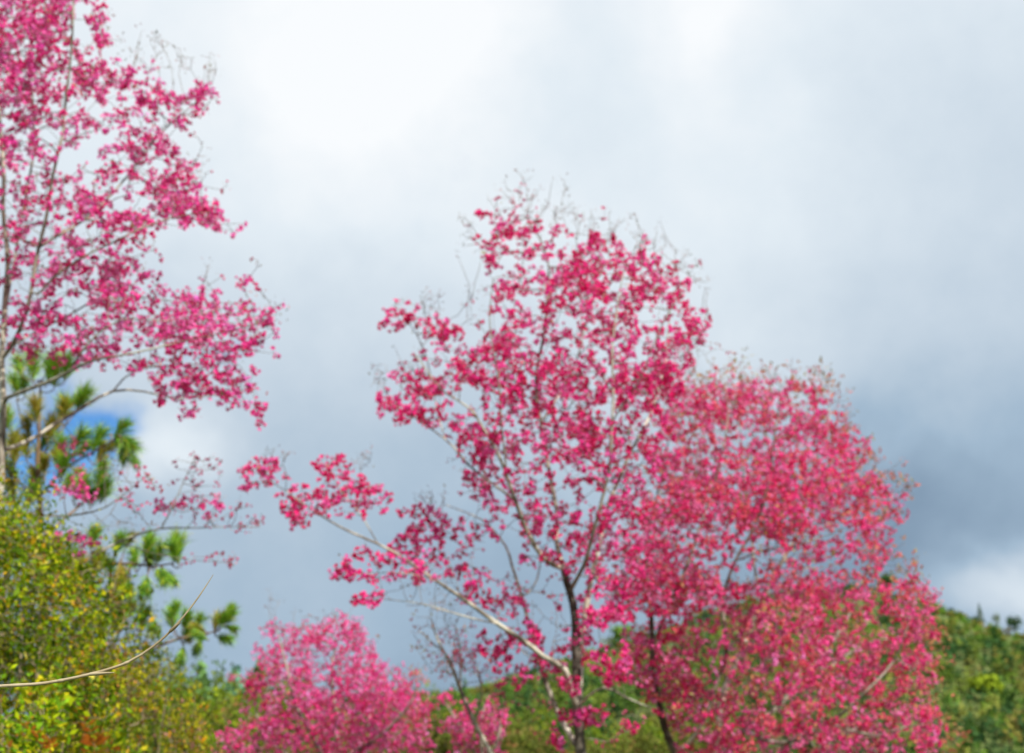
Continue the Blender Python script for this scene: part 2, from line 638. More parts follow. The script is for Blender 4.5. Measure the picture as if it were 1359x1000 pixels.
def flowers(mb, tips, dirs, pal, per=(3, 6), size=.016, spread=.035, jit=.10):
    """clusters of nodding five-petalled bells on short stalks"""
    cnt = rng.integers(per[0], per[1] + 1, len(tips))
    idx = np.repeat(np.arange(len(tips)), cnt)
    n = len(idx)
    ccol = colmix(pal, len(tips), jit)
    o = unit(rand_dirs(n) + dirs[idx] * .45 + np.array([0, 0, -.35]))
    c = tips[idx] + o * (spread * rng.uniform(.5, 1.25, (n, 1))) + rng.normal(size=(n, 3)) * spread * .35
    d = unit(o + rand_dirs(n) * .45)
    s = side_of(d)
    w = np.cross(d, s)
    sz = size * rng.uniform(.75, 1.25, n)
    fc = np.clip(ccol[idx] * (1 + rng.normal(size=(n, 1)) * .14), .003, .9)
    op = rng.uniform(.55, 1.15, (n, 1))
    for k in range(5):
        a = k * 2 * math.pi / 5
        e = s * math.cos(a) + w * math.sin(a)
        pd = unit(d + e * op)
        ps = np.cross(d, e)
        petal_tone = np.stack([fc * .78, fc, fc * .93 + .05, fc], 1).reshape(-1, 3)  # petal's own colouring: deeper at the base, paler at the tip
        mb.blades(c + e * .002, pd, unit(ps), sz, sz * .95, fc, .62, vcol=petal_tone)
    cal = np.tile(np.array(lin(120, 25, 45)), (n, 1))
    mb.blades(c - d * sz[:, None] * .6, d, s, sz * .75, sz * .34, cal, .8)
    mb.blades(c - d * sz[:, None] * .6, d, w, sz * .75, sz * .34, cal, .8)
    # stalks
    v = c - d * sz[:, None] * .55 - tips[idx]
    ln = np.linalg.norm(v, axis=1)
    sv_ = unit(v)
    mb.blades(tips[idx], sv_, side_of(sv_), ln, .0022, np.tile(np.array(lin(125, 60, 60)), (n, 1)), .5)


def leaves(mb, tips, dirs, pal, per=(3, 6), size=.05, asp=.42, spread=.04, up=.3, jit=.15):
    cnt = rng.integers(per[0], per[1] + 1, len(tips))
    idx = np.repeat(np.arange(len(tips)), cnt)
    n = len(idx)
    d = unit(rand_dirs(n) + dirs[idx] * .6 + np.array([0, 0, up]))
    p = tips[idx] + rng.normal(size=(n, 3)) * spread
    L = size * rng.uniform(.5, 1.15, n) * np.where(rng.random(n) < .12, 1.5, 1)
    ccol = colmix(pal, len(tips), jit)
    own = colmix(pal, n, jit)
    m = rng.random((n, 1)) < .55
    c = np.where(m, ccol[idx], own)
    s = side_of(d)
    mb.blades(p, d, s, L, L * asp, c, .45, bend=np.cross(d, s) * (L[:, None] * .12))


def plant(name, label, cat, Y, basepx, limbs, regs, decor, group=None, bark=BARK, twig=TWIG, **kw):
    base = at(basepx, 960, Y)
    base[2] = ground_z(base[0], base[1])
    root = empty(name, base, label, cat, group)
    A, par, rad, kids, nsk, chains, tipn = skeleton_and_tips(limbs, regs, Y, **kw)
    wood(root, base, A, par, rad, kids, nsk, chains, bark, twig)
    ids = np.array([t[0] for t in tipn])
    kinds = np.array([t[1] for t in tipn])
    T = A[ids]
    Dv = unit(A[ids] - A[par[ids]])
    for part, mat, fn in decor:
        mb = MB()
        fn(mb, T, Dv, kinds)
        if mb.n:
            mb.build(part, mat, root, base)
    return root


def gy(Y):
    """photo row where the ground lies at distance Y under the camera's axis"""
    c, s = math.cos(PITCH), math.sin(PITCH)
    lo, hi = 900, 4000
    for _ in range(60):
        m = (lo + hi) / 2
        if at(680, m, Y)[2] > 0: lo = m
        else: hi = m
    return lo


# petal colours (own colour of the bloom, which ranges from deep magenta to pale rose)
P_CENTRE = [(252, 58, 152, 4), (246, 38, 132, 4), (253, 98, 174, 3), (224, 22, 110, 2)]
P_LEFT = [(252, 74, 166, 4), (253, 108, 184, 3), (246, 50, 144, 3), (253, 140, 198, 1)]
P_RIGHT = [(252, 82, 158, 4), (253, 124, 182, 3), (248, 54, 130, 3), (242, 104, 126, 1.5)]
P_BUSH = [(253, 90, 168, 4), (252, 64, 146, 3), (254, 132, 192, 2.5), (244, 46, 130, 1)]
L_BUD = [(130, 110, 95, 3), (110, 105, 80, 2), (150, 95, 85, 2)]
L_RED = [(186, 104, 86, 3), (170, 122, 84, 3), (146, 136, 84, 3), (206, 100, 96, 2)]


def sel(T, D, k, *names):
    m = np.isin(k, names)
    return T[m], D[m]


def cherry_decor(pal, lpal, leafp=.15, per=(3, 6), size=.0165, spread=.036, leafsize=.04):
    def bl(mb, T, D, k):
        t, d = sel(T, D, k, 'f')
        if len(t): flowers(mb, t, d, pal, per, size, spread)
        t, d = sel(T, D, k, 's')
        if len(t): flowers(mb, t, d, [(226, 84, 136, 3), (200, 74, 112, 2), (240, 120, 166, 1)], (1, 3), size * .8, spread * .7)
        if len(t): leaves(mb, t, d, lpal, (1, 2), leafsize * .6, .42, .025, .3)

    def lv(mb, T, D, k):
        t, d = sel(T, D, k, 'b')
        if len(t): leaves(mb, t, d, L_BUD, (3, 6), .024, .4, .022, .5)
        t, d = sel(T, D, k, 'l')
        if len(t): leaves(mb, t, d, lpal, (3, 6), leafsize, .42, .03, .5)
        t, d = sel(T, D, k, 'f')
        m = rng.random(len(t)) < leafp
        if m.any(): leaves(mb, t[m], d[m], lpal, (2, 4), leafsize * .9, .42, .03, .3)
    return [('blossoms', PETAL, bl), ('young_leaves', LEAF, lv)]


# ---- tall cherry at the left edge
YL = 8.0
limbs = [
    ('trunk', [(-22, gy(YL), 0, 17), (-16, 1000, 0, 14), (-8, 800, 0, 11), (0, 640, 0, 8.5), (4, 520, 0, 7), (5, 420, 0, 6), (8, 330, -.05, 5), (2, 200, -.1, 4.2), (-12, 60, -.1, 3.5), (-20, -120, 0, 2.4), (-14, -300, 0, 1.2)]),
    ('branch', [(5, 480, 0, 5), (25, 440, -.1, 4.6), (40, 390, -.2, 4.3), (52, 330, -.3, 4), (66, 255, -.4, 3.7), (82, 185, -.5, 3.3), (92, 90, -.55, 2.8), (97, 0, -.6, 2.4), (104, -110, -.6, 1.4)]),
    ('branch', [(5, 420, 0, 3.6), (20, 340, .2, 3.2), (32, 265, .35, 2.8), (45, 190, .5, 2.4), (40, 90, .6, 1.8), (50, -40, .7, 1.1)]),
    ('branch', [(58, 322, -.3, 3.2), (95, 303, -.2, 2.8), (130, 275, -.1, 2.5), (170, 232, 0, 2.2), (210, 180, .05, 1.8), (245, 150, .1, 1.3), (268, 130, .1, .8)]),
    ('branch', [(42, 400, -.2, 2.8), (80, 362, -.5, 2.6), (120, 335, -.7, 2.3), (170, 312, -.8, 2), (225, 290, -.8, 1.5), (280, 282, -.85, .8)]),
    ('branch', [(20, 455, 0, 2.6), (70, 430, .35, 2.2), (130, 400, .6, 1.9), (190, 395, .8, 1.5), (260, 405, .9, 1.1), (330, 400, 1, .7)]),
    ('branch', [(-1, 533, 0, 4.6), (30, 520, -.2, 4.3), (62, 507, -.35, 4), (92, 492, -.5, 3.4), (125, 478, -.6, 2.8), (175, 470, -.7, 2.3), (235, 455, -.7, 1.7), (300, 440, -.7, 1.2), (350, 428, -.7, .7)]),
    ('branch', [(92, 492, -.5, 2.4), (118, 455, -.6, 2), (160, 425, -.6, 1.6), (220, 425, -.55, 1.2), (290, 410, -.5, .8)]),
    ('branch', [(-4, 600, 0, 4.8), (22, 592, .15, 4.5), (50, 578, .3, 4.2), (80, 560, .4, 3.8), (112, 541, .5, 3.3), (150, 519, .6, 2.8), (190, 518, .65, 2), (240, 530, .7, 1.5), (300, 524, .7, .9)]),
    ('branch', [(150, 519, .6, 2), (180, 490, .55, 1.6), (240, 485, .5, 1.2), (310, 480, .4, .7)]),
    ('branch', [(-8, 800, 0, 4), (35, 785, .3, 3.6), (75, 765, .5, 3.2), (115, 745, .6, 2.8), (160, 718, .7, 2.4), (213, 703, .8, 2), (270, 700, .9, 1.3), (345, 700, 1., .7)]),
    ('branch', [(213, 703, .8, 1.6), (230, 672, .75, 1.3), (243, 640, .7, 1), (255, 615, .7, .6)]),
    ('branch', [(160, 718, .7, 1.4), (200, 735, .6, 1.1), (250, 742, .5, .9), (308, 748, .45, .6)]),
    ('branch', [(-4, 680, 0, 3), (45, 684, -.3, 2.4), (100, 684, -.5, 2), (140, 675, -.6, 1.5), (178, 648, -.7, 1), (200, 630, -.7, .6)]),
]
G_L = [(105, 215, 32, 22, .7), (75, 210, 16, 20, .6), (60, 440, 40, 22, .55), (35, 50, 14, 10, .8), (100, 400, 40, 20, .5), (150, 155, 30, 18, .5), (210, 340, 35, 12, .6), (110, 30, 14, 22, .6), (130, 180, 25, 16, .5)]
regs = [
    dict(p=[(-160, -160), (110, -160), (130, 0), (122, 30), (142, 52), (130, 75), (182, 90), (216, 115), (245, 128), (272, 118), (278, 145), (248, 165), (242, 190), (265, 245), (298, 275), (298, 292), (252, 300), (215, 320), (190, 345), (120, 350), (60, 370), (-160, 380)], n=1250, hd=1.1, R=120, k='f', fringe=80, thr=-9, fr=2.6, gaps=G_L),
    dict(p=[(-60, -60), (70, -60), (62, 60), (55, 150), (20, 190), (-60, 200)], n=330, hd=.9, k='f', thr=-.1),
    dict(p=[(60, 370), (120, 350), (190, 350), (195, 372), (232, 376), (272, 392), (318, 376), (335, 390), (360, 425), (342, 470), (320, 480), (250, 500), (190, 490), (130, 478), (60, 470), (10, 455), (0, 400)], n=350, hd=.9, R=70, k='f', fringe=50, fk='bsf', thr=-9, fr=2.8, gaps=G_L),
    dict(p=[(190, 490), (250, 495), (320, 480), (345, 500), (352, 532), (336, 545), (300, 522), (255, 535), (235, 522)], n=75, hd=.5, R=40, k='f'),
    dict(e=(185, 195, 26, 18), n=38, hd=.25, k='f'), dict(e=(222, 240, 28, 22), n=46, hd=.3, k='f'), dict(e=(262, 278, 36, 14), n=52, hd=.25, k='f'),
    dict(e=(170, 302, 32, 18), n=50, hd=.3, dz=-.4, k='f'), dict(e=(115, 105, 22, 14), n=26, hd=.3, k='f'), dict(e=(120, 270, 22, 20), n=34, hd=.3, k='f'),
    dict(e=(140, 385, 26, 22), n=36, hd=.3, k='f'), dict(e=(215, 425, 26, 18), n=20, hd=.3, k='f'), dict(e=(270, 445, 34, 22), n=26, hd=.3, k='f'), dict(e=(325, 450, 22, 20), n=28, hd=.25, k='f'),
    dict(e=(30, 330, 22, 26), n=30, hd=.3, k='f'), dict(e=(35, 420, 28, 16), n=24, hd=.3, k='f'), dict(e=(30, 465, 26, 14), n=12, hd=.3, k='s'),
    dict(e=(215, 130, 34, 14), n=30, hd=.3, k='f'), dict(e=(270, 130, 12, 20), n=20, hd=.2, dz=.1, k='f'), dict(e=(160, 100, 28, 14), n=26, hd=.3, k='f'), dict(e=(60, 50, 30, 50), n=40, hd=.4, k='f'),
    dict(e=(250, 550, 8, 6), n=4, hd=.1, k='f'), dict(e=(355, 425, 6, 10), n=6, hd=.1, k='f'), dict(e=(128, 28, 14, 8), n=10, hd=.2, k='f'), dict(e=(138, 52, 10, 8), n=8, hd=.2, k='f'),
    dict(e=(97, 592, 24, 16), n=17, hd=.3, dz=.3, k='s'), dict(e=(95, 640, 48, 26), n=20, hd=.4, dz=-.4, k='s'), dict(e=(110, 655, 18, 8), n=6, hd=.2, dz=-.4, k='f'),
    dict(e=(262, 630, 36, 26), n=26, hd=.3, dz=.7, k='s'), dict(e=(285, 675, 60, 22), n=28, hd=.35, dz=.85, k='s'), dict(e=(335, 697, 20, 12), n=10, hd=.2, dz=1, k='s'), dict(e=(225, 672, 22, 8), n=6, hd=.2, dz=.8, k='f'), dict(e=(280, 672, 30, 14), n=7, hd=.2, dz=.9, k='f'),
    dict(e=(180, 645, 28, 28), n=20, hd=.3, dz=-.7, k='s'), dict(e=(150, 620, 24, 24), n=14, hd=.3, dz=-.7, k='b'), dict(e=(150, 690, 60, 20), n=16, hd=.3, dz=-.5, k='b'),
    dict(e=(270, 740, 30, 10), n=8, hd=.2, dz=.5, k='s'), dict(e=(306, 742, 6, 14), n=6, hd=.1, dz=.45, k='s'), dict(e=(105, 720, 20, 14), n=10, hd=.3, dz=.3, k='f'), dict(e=(75, 712, 8, 5), n=3, hd=.1, k='f'),
    dict(e=(190, 70, 40, 30), n=22, hd=.3, k='b'), dict(e=(235, 82, 20, 26), n=10, hd=.2, k='b'), dict(e=(282, 85, 14, 22), n=9, hd=.2, dz=.1, k='b'), dict(e=(265, 225, 12, 30), n=9, hd=.2, k='b'),
    dict(e=(250, 140, 30, 14), n=10, hd=.2, k='b'), dict(e=(348, 415, 20, 12), n=6, hd=.2, k='b'),
]
for q in regs:
    if 'e' in q and q['k'] == 'f' and q['n'] >= 20:
        q['n'] = int(q['n'] * .55)
plant('cherry_tree', 'tall pink cherry tree at the left edge spreading over the pine and shrubs', 'tree', YL, -22, limbs, regs, cherry_decor(P_LEFT, L_RED, .22, (4, 8), .0205, .026), lscale=.62)

# ---- the middle cherry
YC = 9.6
limbs = [
    ('trunk', [(774, gy(YC), 0, 15), (772, 1080, 0, 12.5), (770, 1000, 0, 10.5), (768, 940, 0, 9.5), (765, 870, 0, 8.4), (762, 820, 0, 7.6), (757, 785, 0, 7), (748, 755, 0, 6.4)], BARKD),
    ('branch', [(748, 755, 0, 5), (722, 742, -.2, 4.6), (700, 708, -.3, 4.2), (684, 665, -.4, 3.8), (672, 628, -.5, 3.2), (655, 590, -.6, 2.8), (625, 545, -.7, 2.2), (590, 520, -.7, 1.6), (550, 470, -.7, 1)]),
    ('branch', [(748, 755, 0, 4.8), (738, 715, .2, 4.3), (738, 680, .3, 3.9), (728, 620, .35, 3.6), (718, 560, .3, 3.3), (712, 500, .25, 3), (722, 440, .2, 2.6), (728, 390, .15, 2.2), (724, 340, .1, 1.6), (700, 290, 0, 1)]),
    ('branch', [(757, 785, 0, 4.2), (778, 740, -.3, 3.6), (792, 690, -.5, 3.2), (806, 630, -.6, 2.9), (812, 560, -.7, 2.5), (812, 480, -.7, 2.1), (818, 420, -.7, 1.6), (830, 350, -.7, 1)]),
    ('branch', [(768, 935, 0, 6.5), (770, 890, .3, 6.2), (774, 840, .45, 6.2), (780, 790, .5, 6), (788, 750, .55, 5.2), (800, 700, .6, 4.2), (815, 650, .7, 3.6), (842, 590, .8, 3), (868, 540, .9, 2.5), (885, 470, 1, 1.9), (890, 400, 1, 1.2)], BARKP),
    ('branch', [(760, 935, 0, 6), (754, 900, -.15, 5.8), (744, 884, -.2, 5.4), (722, 872, -.3, 5), (695, 850, -.4, 4.6), (662, 828, -.45, 4.1), (628, 806, -.5, 3.6), (585, 775, -.55, 3.1), (540, 745, -.6, 2.7), (500, 722, -.6, 2.3), (450, 700, -.65, 1.8), (410, 675, -.7, 1.3), (360, 640, -.7, .8)]),
    ('branch', [(770, 1000, 0, 5), (757, 975, .2, 5), (742, 950, .4, 5.2), (726, 910, .5, 4.6), (712, 870, .55, 3.8), (702, 830, .6, 3.4), (692, 790, .6, 3.0), (680, 750, .65, 2.6), (672, 725, .65, 2.1), (640, 690, .7, 1.4), (590, 670, .7, .8)]),
    ('branch', [(694, 795, .6, 1.9), (712, 770, .8, 1.6), (716, 735, .9, 1.2), (700, 700, 1., .8)]),
    ('branch', [(684, 665, -.4, 2.6), (652, 640, -.3, 2.3), (620, 615, -.3, 2), (590, 585, -.2, 1.7), (560, 560, -.2, 1.3), (520, 535, -.2, .7)]),
    ('branch', [(672, 628, -.5, 2), (668, 570, -.8, 1.8), (660, 500, -1., 1.5), (650, 430, -1.1, 1.2), (655, 370, -1.1, .8)]),
    ('branch', [(590, 585, -.2, 1.2), (575, 520, 0, 1.1), (560, 460, .1, 1), (525, 405, .1, .6)]),
    ('branch', [(718, 560, .3, 2.2), (755, 505, .6, 1.9), (775, 440, .8, 1.6), (790, 380, .9, 1.2), (800, 320, .9, .7)]),
    ('branch', [(585, 775, -.55, 1.5), (560, 765, -.7, 1.2), (520, 760, -.8, .9), (460, 762, -.8, .6)]),
    ('branch', [(662, 828, -.45, 1.6), (610, 818, -.8, 1.3), (560, 800, -1., 1), (500, 795, -1.1, .6)]),
    ('branch', [(768, 935, 0, 2.6), (800, 912, -.3, 2.3), (830, 925, -.5, 2), (852, 935, -.6, 1.4), (866, 940, -.7, .7)]),
    ('branch', [(500, 722, -.6, 1.3), (480, 685, -.6, 1.1), (450, 650, -.6, .9), (435, 615, -.6, .6)]),
    ('branch', [(812, 560, -.7, 1.6), (850, 500, -.9, 1.3), (880, 430, -1, 1), (910, 380, -1, .6)]),
]
G_C = [(755, 425, 20, 18, .6), (700, 600, 10, 10, .9), (690, 470, 14, 18, .5), (715, 350, 30, 8, .7), (620, 520, 18, 16, .4), (800, 430, 10, 18, .5), (870, 410, 14, 14, .4), (740, 530, 14, 10, .5), (850, 620, 14, 12, .5), (660, 700, 26, 18, .5), (590, 480, 14, 24, .5), (740, 320, 30, 14, .5), (670, 340, 14, 24, .5)]
regs = [
    dict(p=[(640, 290), (700, 285), (715, 310), (760, 320), (800, 315), (845, 320), (890, 350), (918, 385), (925, 460), (912, 520), (890, 580), (862, 640), (855, 700), (800, 720), (740, 735), (690, 720), (640, 700), (632, 650), (615, 610), (580, 572), (530, 562), (508, 530), (520, 500), (545, 500), (560, 470), (600, 440), (640, 440), (652, 380), (636, 330)], n=1080, hd=1.35, R=130, k='f', fringe=150, thr=-.42, fr=2.7, gaps=G_C),
    dict(p=[(720, 330), (800, 320), (850, 330), (915, 390), (922, 460), (890, 480), (820, 440), (740, 380)], n=140, hd=.6, R=60, k='f', thr=-.1, gaps=G_C),
    dict(p=[(640, 440), (700, 440), (800, 470), (900, 480), (890, 560), (800, 600), (700, 560), (620, 500)], n=240, hd=.8, R=80, k='f', thr=-.05, gaps=G_C),
    dict(e=(682, 305, 30, 16), n=18, hd=.2, k='f'), dict(e=(690, 260, 10, 30), n=8, hd=.1, k='s'), dict(e=(645, 285, 10, 6), n=4, hd=.1, k='f'), dict(e=(662, 275, 8, 14), n=4, hd=.1, k='s'),
    dict(e=(530, 410, 18, 20), n=18, hd=.2, dz=.1, k='f'), dict(e=(530, 430, 26, 10), n=10, hd=.2, dz=.1, k='f'), dict(e=(575, 435, 22, 12), n=16, hd=.2, k='f'), dict(e=(595, 440, 16, 12), n=14, hd=.2, k='f'),
    dict(e=(515, 530, 14, 10), n=10, hd=.2, dz=-.2, k='f'), dict(e=(560, 510, 20, 16), n=18, hd=.2, k='f'), dict(e=(545, 550, 26, 12), n=18, hd=.2, dz=-.2, k='f'),
    dict(e=(355, 625, 30, 16), n=24, hd=.25, dz=-.7, k='f'), dict(e=(330, 640, 10, 6), n=4, hd=.1, dz=-.7, k='f'), dict(e=(440, 622, 22, 18), n=20, hd=.25, dz=-.6, k='f'), dict(e=(400, 665, 36, 20), n=34, hd=.3, dz=-.65, k='f'), dict(e=(470, 660, 40, 24), n=46, hd=.35, dz=-.6, k='f'), dict(e=(395, 690, 12, 8), n=5, hd=.1, dz=-.65, k='f'),
    dict(e=(570, 690, 40, 18), n=36, hd=.4, dz=.5, k='f'), dict(e=(590, 715, 60, 26), n=50, hd=.5, dz=.3, k='f'), dict(e=(540, 730, 30, 16), n=16, hd=.4, k='f'),
    dict(e=(500, 745, 40, 22), n=26, hd=.3, dz=-.7, k='f'), dict(e=(460, 762, 18, 8), n=12, hd=.2, dz=-.8, k='f'), dict(e=(490, 792, 22, 8), n=10, hd=.2, dz=-1.1, k='f'), dict(e=(560, 750, 40, 20), n=24, hd=.4, dz=-.5, k='f'),
    dict(e=(620, 770, 30, 26), n=22, hd=.4, k='f'), dict(e=(670, 800, 30, 16), n=24, hd=.4, k='f'), dict(e=(660, 860, 26, 26), n=30, hd=.5, k='f'), dict(e=(700, 840, 24, 20), n=14, hd=.4, k='f'), dict(e=(735, 870, 30, 20), n=26, hd=.4, dz=.4, k='f'), dict(e=(690, 895, 40, 12), n=16, hd=.4, k='f'),
    dict(e=(640, 760, 50, 50), n=26, hd=.6, k='s'), dict(e=(790, 800, 50, 30), n=22, hd=.6, k='f'), dict(e=(690, 940, 40, 40), n=20, hd=.5, dz=.4, k='s'), dict(e=(810, 960, 40, 30), n=14, hd=.5, k='s'), dict(e=(720, 780, 30, 40), n=12, hd=.5, k='s'),
    dict(e=(812, 880, 30, 22), n=30, hd=.4, dz=-.5, k='f'), dict(e=(800, 820, 26, 12), n=22, hd=.4, dz=-.4, k='f'), dict(e=(820, 815, 20, 10), n=12, hd=.3, k='f'), dict(e=(775, 850, 14, 30), n=12, hd=.3, k='f'), dict(e=(815, 895, 14, 12), n=10, hd=.3, dz=-.5, k='f'),
    dict(e=(755, 955, 24, 14), n=12, hd=.3, k='f'), dict(e=(790, 952, 18, 12), n=12, hd=.3, k='f'), dict(e=(740, 985, 10, 8), n=4, hd=.2, k='f'), dict(e=(755, 908, 14, 10), n=8, hd=.2, dz=-.2, k='f'), dict(e=(842, 960, 10, 8), n=3, hd=.1, dz=-.5, k='f'),
    dict(p=[(690, 735), (800, 720), (850, 700), (840, 770), (790, 780), (730, 760)], n=50, hd=.8, k='f'),
    dict(e=(690, 245, 26, 22), n=12, hd=.2, k='b'), dict(e=(735, 275, 36, 36), n=30, hd=.3, k='b'), dict(e=(800, 300, 40, 24), n=18, hd=.3, k='b'), dict(e=(860, 320, 40, 16), n=18, hd=.3, k='b'), dict(e=(895, 345, 20, 22), n=14, hd=.3, k='b'), dict(e=(928, 368, 14, 8), n=8, hd=.2, k='b'), dict(e=(620, 315, 16, 30), n=12, hd=.2, k='b'),
    dict(e=(575, 400, 20, 18), n=14, hd=.2, k='b'), dict(e=(620, 390, 12, 10), n=5, hd=.2, k='b'), dict(e=(510, 495, 16, 14), n=9, hd=.2, k='b'), dict(e=(540, 490, 10, 10), n=6, hd=.2, k='b'), dict(e=(932, 445, 10, 14), n=6, hd=.2, k='b'),
    dict(e=(575, 660, 26, 12), n=14, hd=.3, dz=.5, k='b'), dict(e=(480, 610, 24, 14), n=9, hd=.2, dz=-.6, k='b'), dict(e=(375, 605, 30, 10), n=8, hd=.2, dz=-.7, k='b'), dict(e=(560, 780, 60, 30), n=28, hd=.5, dz=-.7, k='b'), dict(e=(740, 830, 40, 60), n=14, hd=.5, k='b'),
]
for q in regs:
    if 'e' in q and q['k'] == 'f' and q['n'] >= 16:
        q['n'] = int(q['n'] * .72)
plant('cherry_tree', 'slender deep pink cherry tree with an open pointed crown in the middle', 'tree', YC, 774, limbs, regs, cherry_decor(P_CENTRE, L_RED, .12, (4, 8), .0232, .028), lscale=.7)

# ---- the broad dense cherry on the right
YR = 12.0
limbs = [
    ('trunk', [(925, gy(YR), 0, 14), (915, 1060, -.2, 11), (897, 1000, -.4, 8.5), (882, 965, -.5, 7.6), (870, 910, -.6, 6.8), (866, 860, -.7, 6.2), (865, 820, -.7, 5.0), (858, 770, -.6, 3.0), (862, 700, -.3, 2.4), (880, 620, 0, 1.8), (890, 560, .2, 1.1)], BARKD),
    ('branch', [(920, 1080, -.1, 8), (948, 1010, .2, 7.5), (955, 960, .3, 6.6), (962, 920, .4, 6), (985, 865, .5, 5.4), (1010, 800, .6, 4.8), (1045, 735, .6, 4), (1080, 670, .6, 3), (1105, 600, .5, 1.9), (1100, 540, .5, 1)], BARKP),
    ('branch', [(897, 1000, -.4, 5), (922, 978, -.5, 4.6), (945, 925, -.6, 4.2), (965, 860, -.7, 3.8), (960, 800, -.7, 3.6), (975, 745, -.8, 3.3), (1000, 700, -.9, 3), (1020, 640, -.9, 2.4), (1030, 570, -.9, 1.6), (1035, 520, -.9, .9)]),
    ('branch', [(866, 860, -.7, 3.6), (890, 800, -1., 3.4), (915, 740, -1.1, 3.1), (940, 670, -1.2, 2.7), (955, 610, -1.2, 2.1), (965, 550, -1.2, 1.4), (960, 500, -1.2, .8)]),
    ('branch', [(948, 1010, .2, 6), (985, 970, .2, 5.4), (1030, 940, .3, 4.8), (1075, 890, .4, 4), (1120, 830, .5, 3.2), (1150, 760, .6, 2.5), (1170, 690, .6, 1.6), (1185, 655, .6, .9)]),
    ('branch', [(985, 970, .2, 4.4), (1040, 985, -.4, 4), (1100, 960, -.8, 3.4), (1150, 920, -1, 2.6), (1195, 860, -1.1, 1.8), (1215, 790, -1.1, 1)]),
    ('branch', [(1075, 890, .4, 2.8), (1110, 880, 1, 2.4), (1160, 850, 1.4, 1.9), (1210, 850, 1.6, 1)]),
    ('branch', [(1010, 800, .6, 3), (1000, 740, 1, 2.6), (990, 670, 1.3, 2.2), (985, 600, 1.4, 1.6), (980, 530, 1.4, .9)]),
    ('branch', [(1045, 735, .6, 2.6), (1090, 690, 1., 2.1), (1130, 630, 1.2, 1.5), (1145, 580, 1.2, .8)]),
    ('branch', [(960, 800, -.7, 2.2), (930, 760, -.3, 2), (895, 720, 0, 1.8), (860, 690, .2, 1.4), (850, 640, .3, .8)]),
    ('branch', [(1100, 960, -.8, 2.4), (1150, 975, -1.2, 2), (1200, 965, -1.4, 1.5), (1240, 960, -1.5, .8)]),
    ('branch', [(975, 745, -.8, 1.9), (1020, 730, -1.4, 1.7), (1070, 720, -1.7, 1.3), (1120, 700, -1.8, .8)]),
]
G_R = [(905, 720, 22, 34, .85), (960, 745, 34, 20, .6), (1000, 735, 22, 26, .6), (1060, 770, 30, 14, .3), (880, 590, 18, 14, .75), (865, 625, 14, 16, .6), (905, 905, 26, 22, .5), (850, 900, 22, 50, .45), (940, 870, 26, 20, .55), (960, 905, 34, 16, .5), (985, 560, 12, 16, .5),
       (920, 965, 26, 26, .45), (1000, 930, 30, 18, .4), (885, 760, 22, 14, .6), (1100, 790, 24, 10, .25), (1170, 820, 20, 20, .5), (850, 820, 16, 20, .6), (1120, 870, 26, 16, .35)]
crownR = [(880, 560), (905, 515), (950, 498), (1000, 505), (1050, 510), (1090, 524), (1112, 562), (1138, 582), (1140, 612), (1160, 642), (1195, 655), (1190, 690), (1172, 740), (1212, 772), (1218, 800), (1232, 860), (1222, 920), (1240, 970), (1262, 1060), (1180, 1120), (1040, 1130), (960, 1080), (900, 1040), (890, 960), (862, 930), (846, 880), (838, 820), (800, 790), (838, 740), (852, 660), (858, 600)]
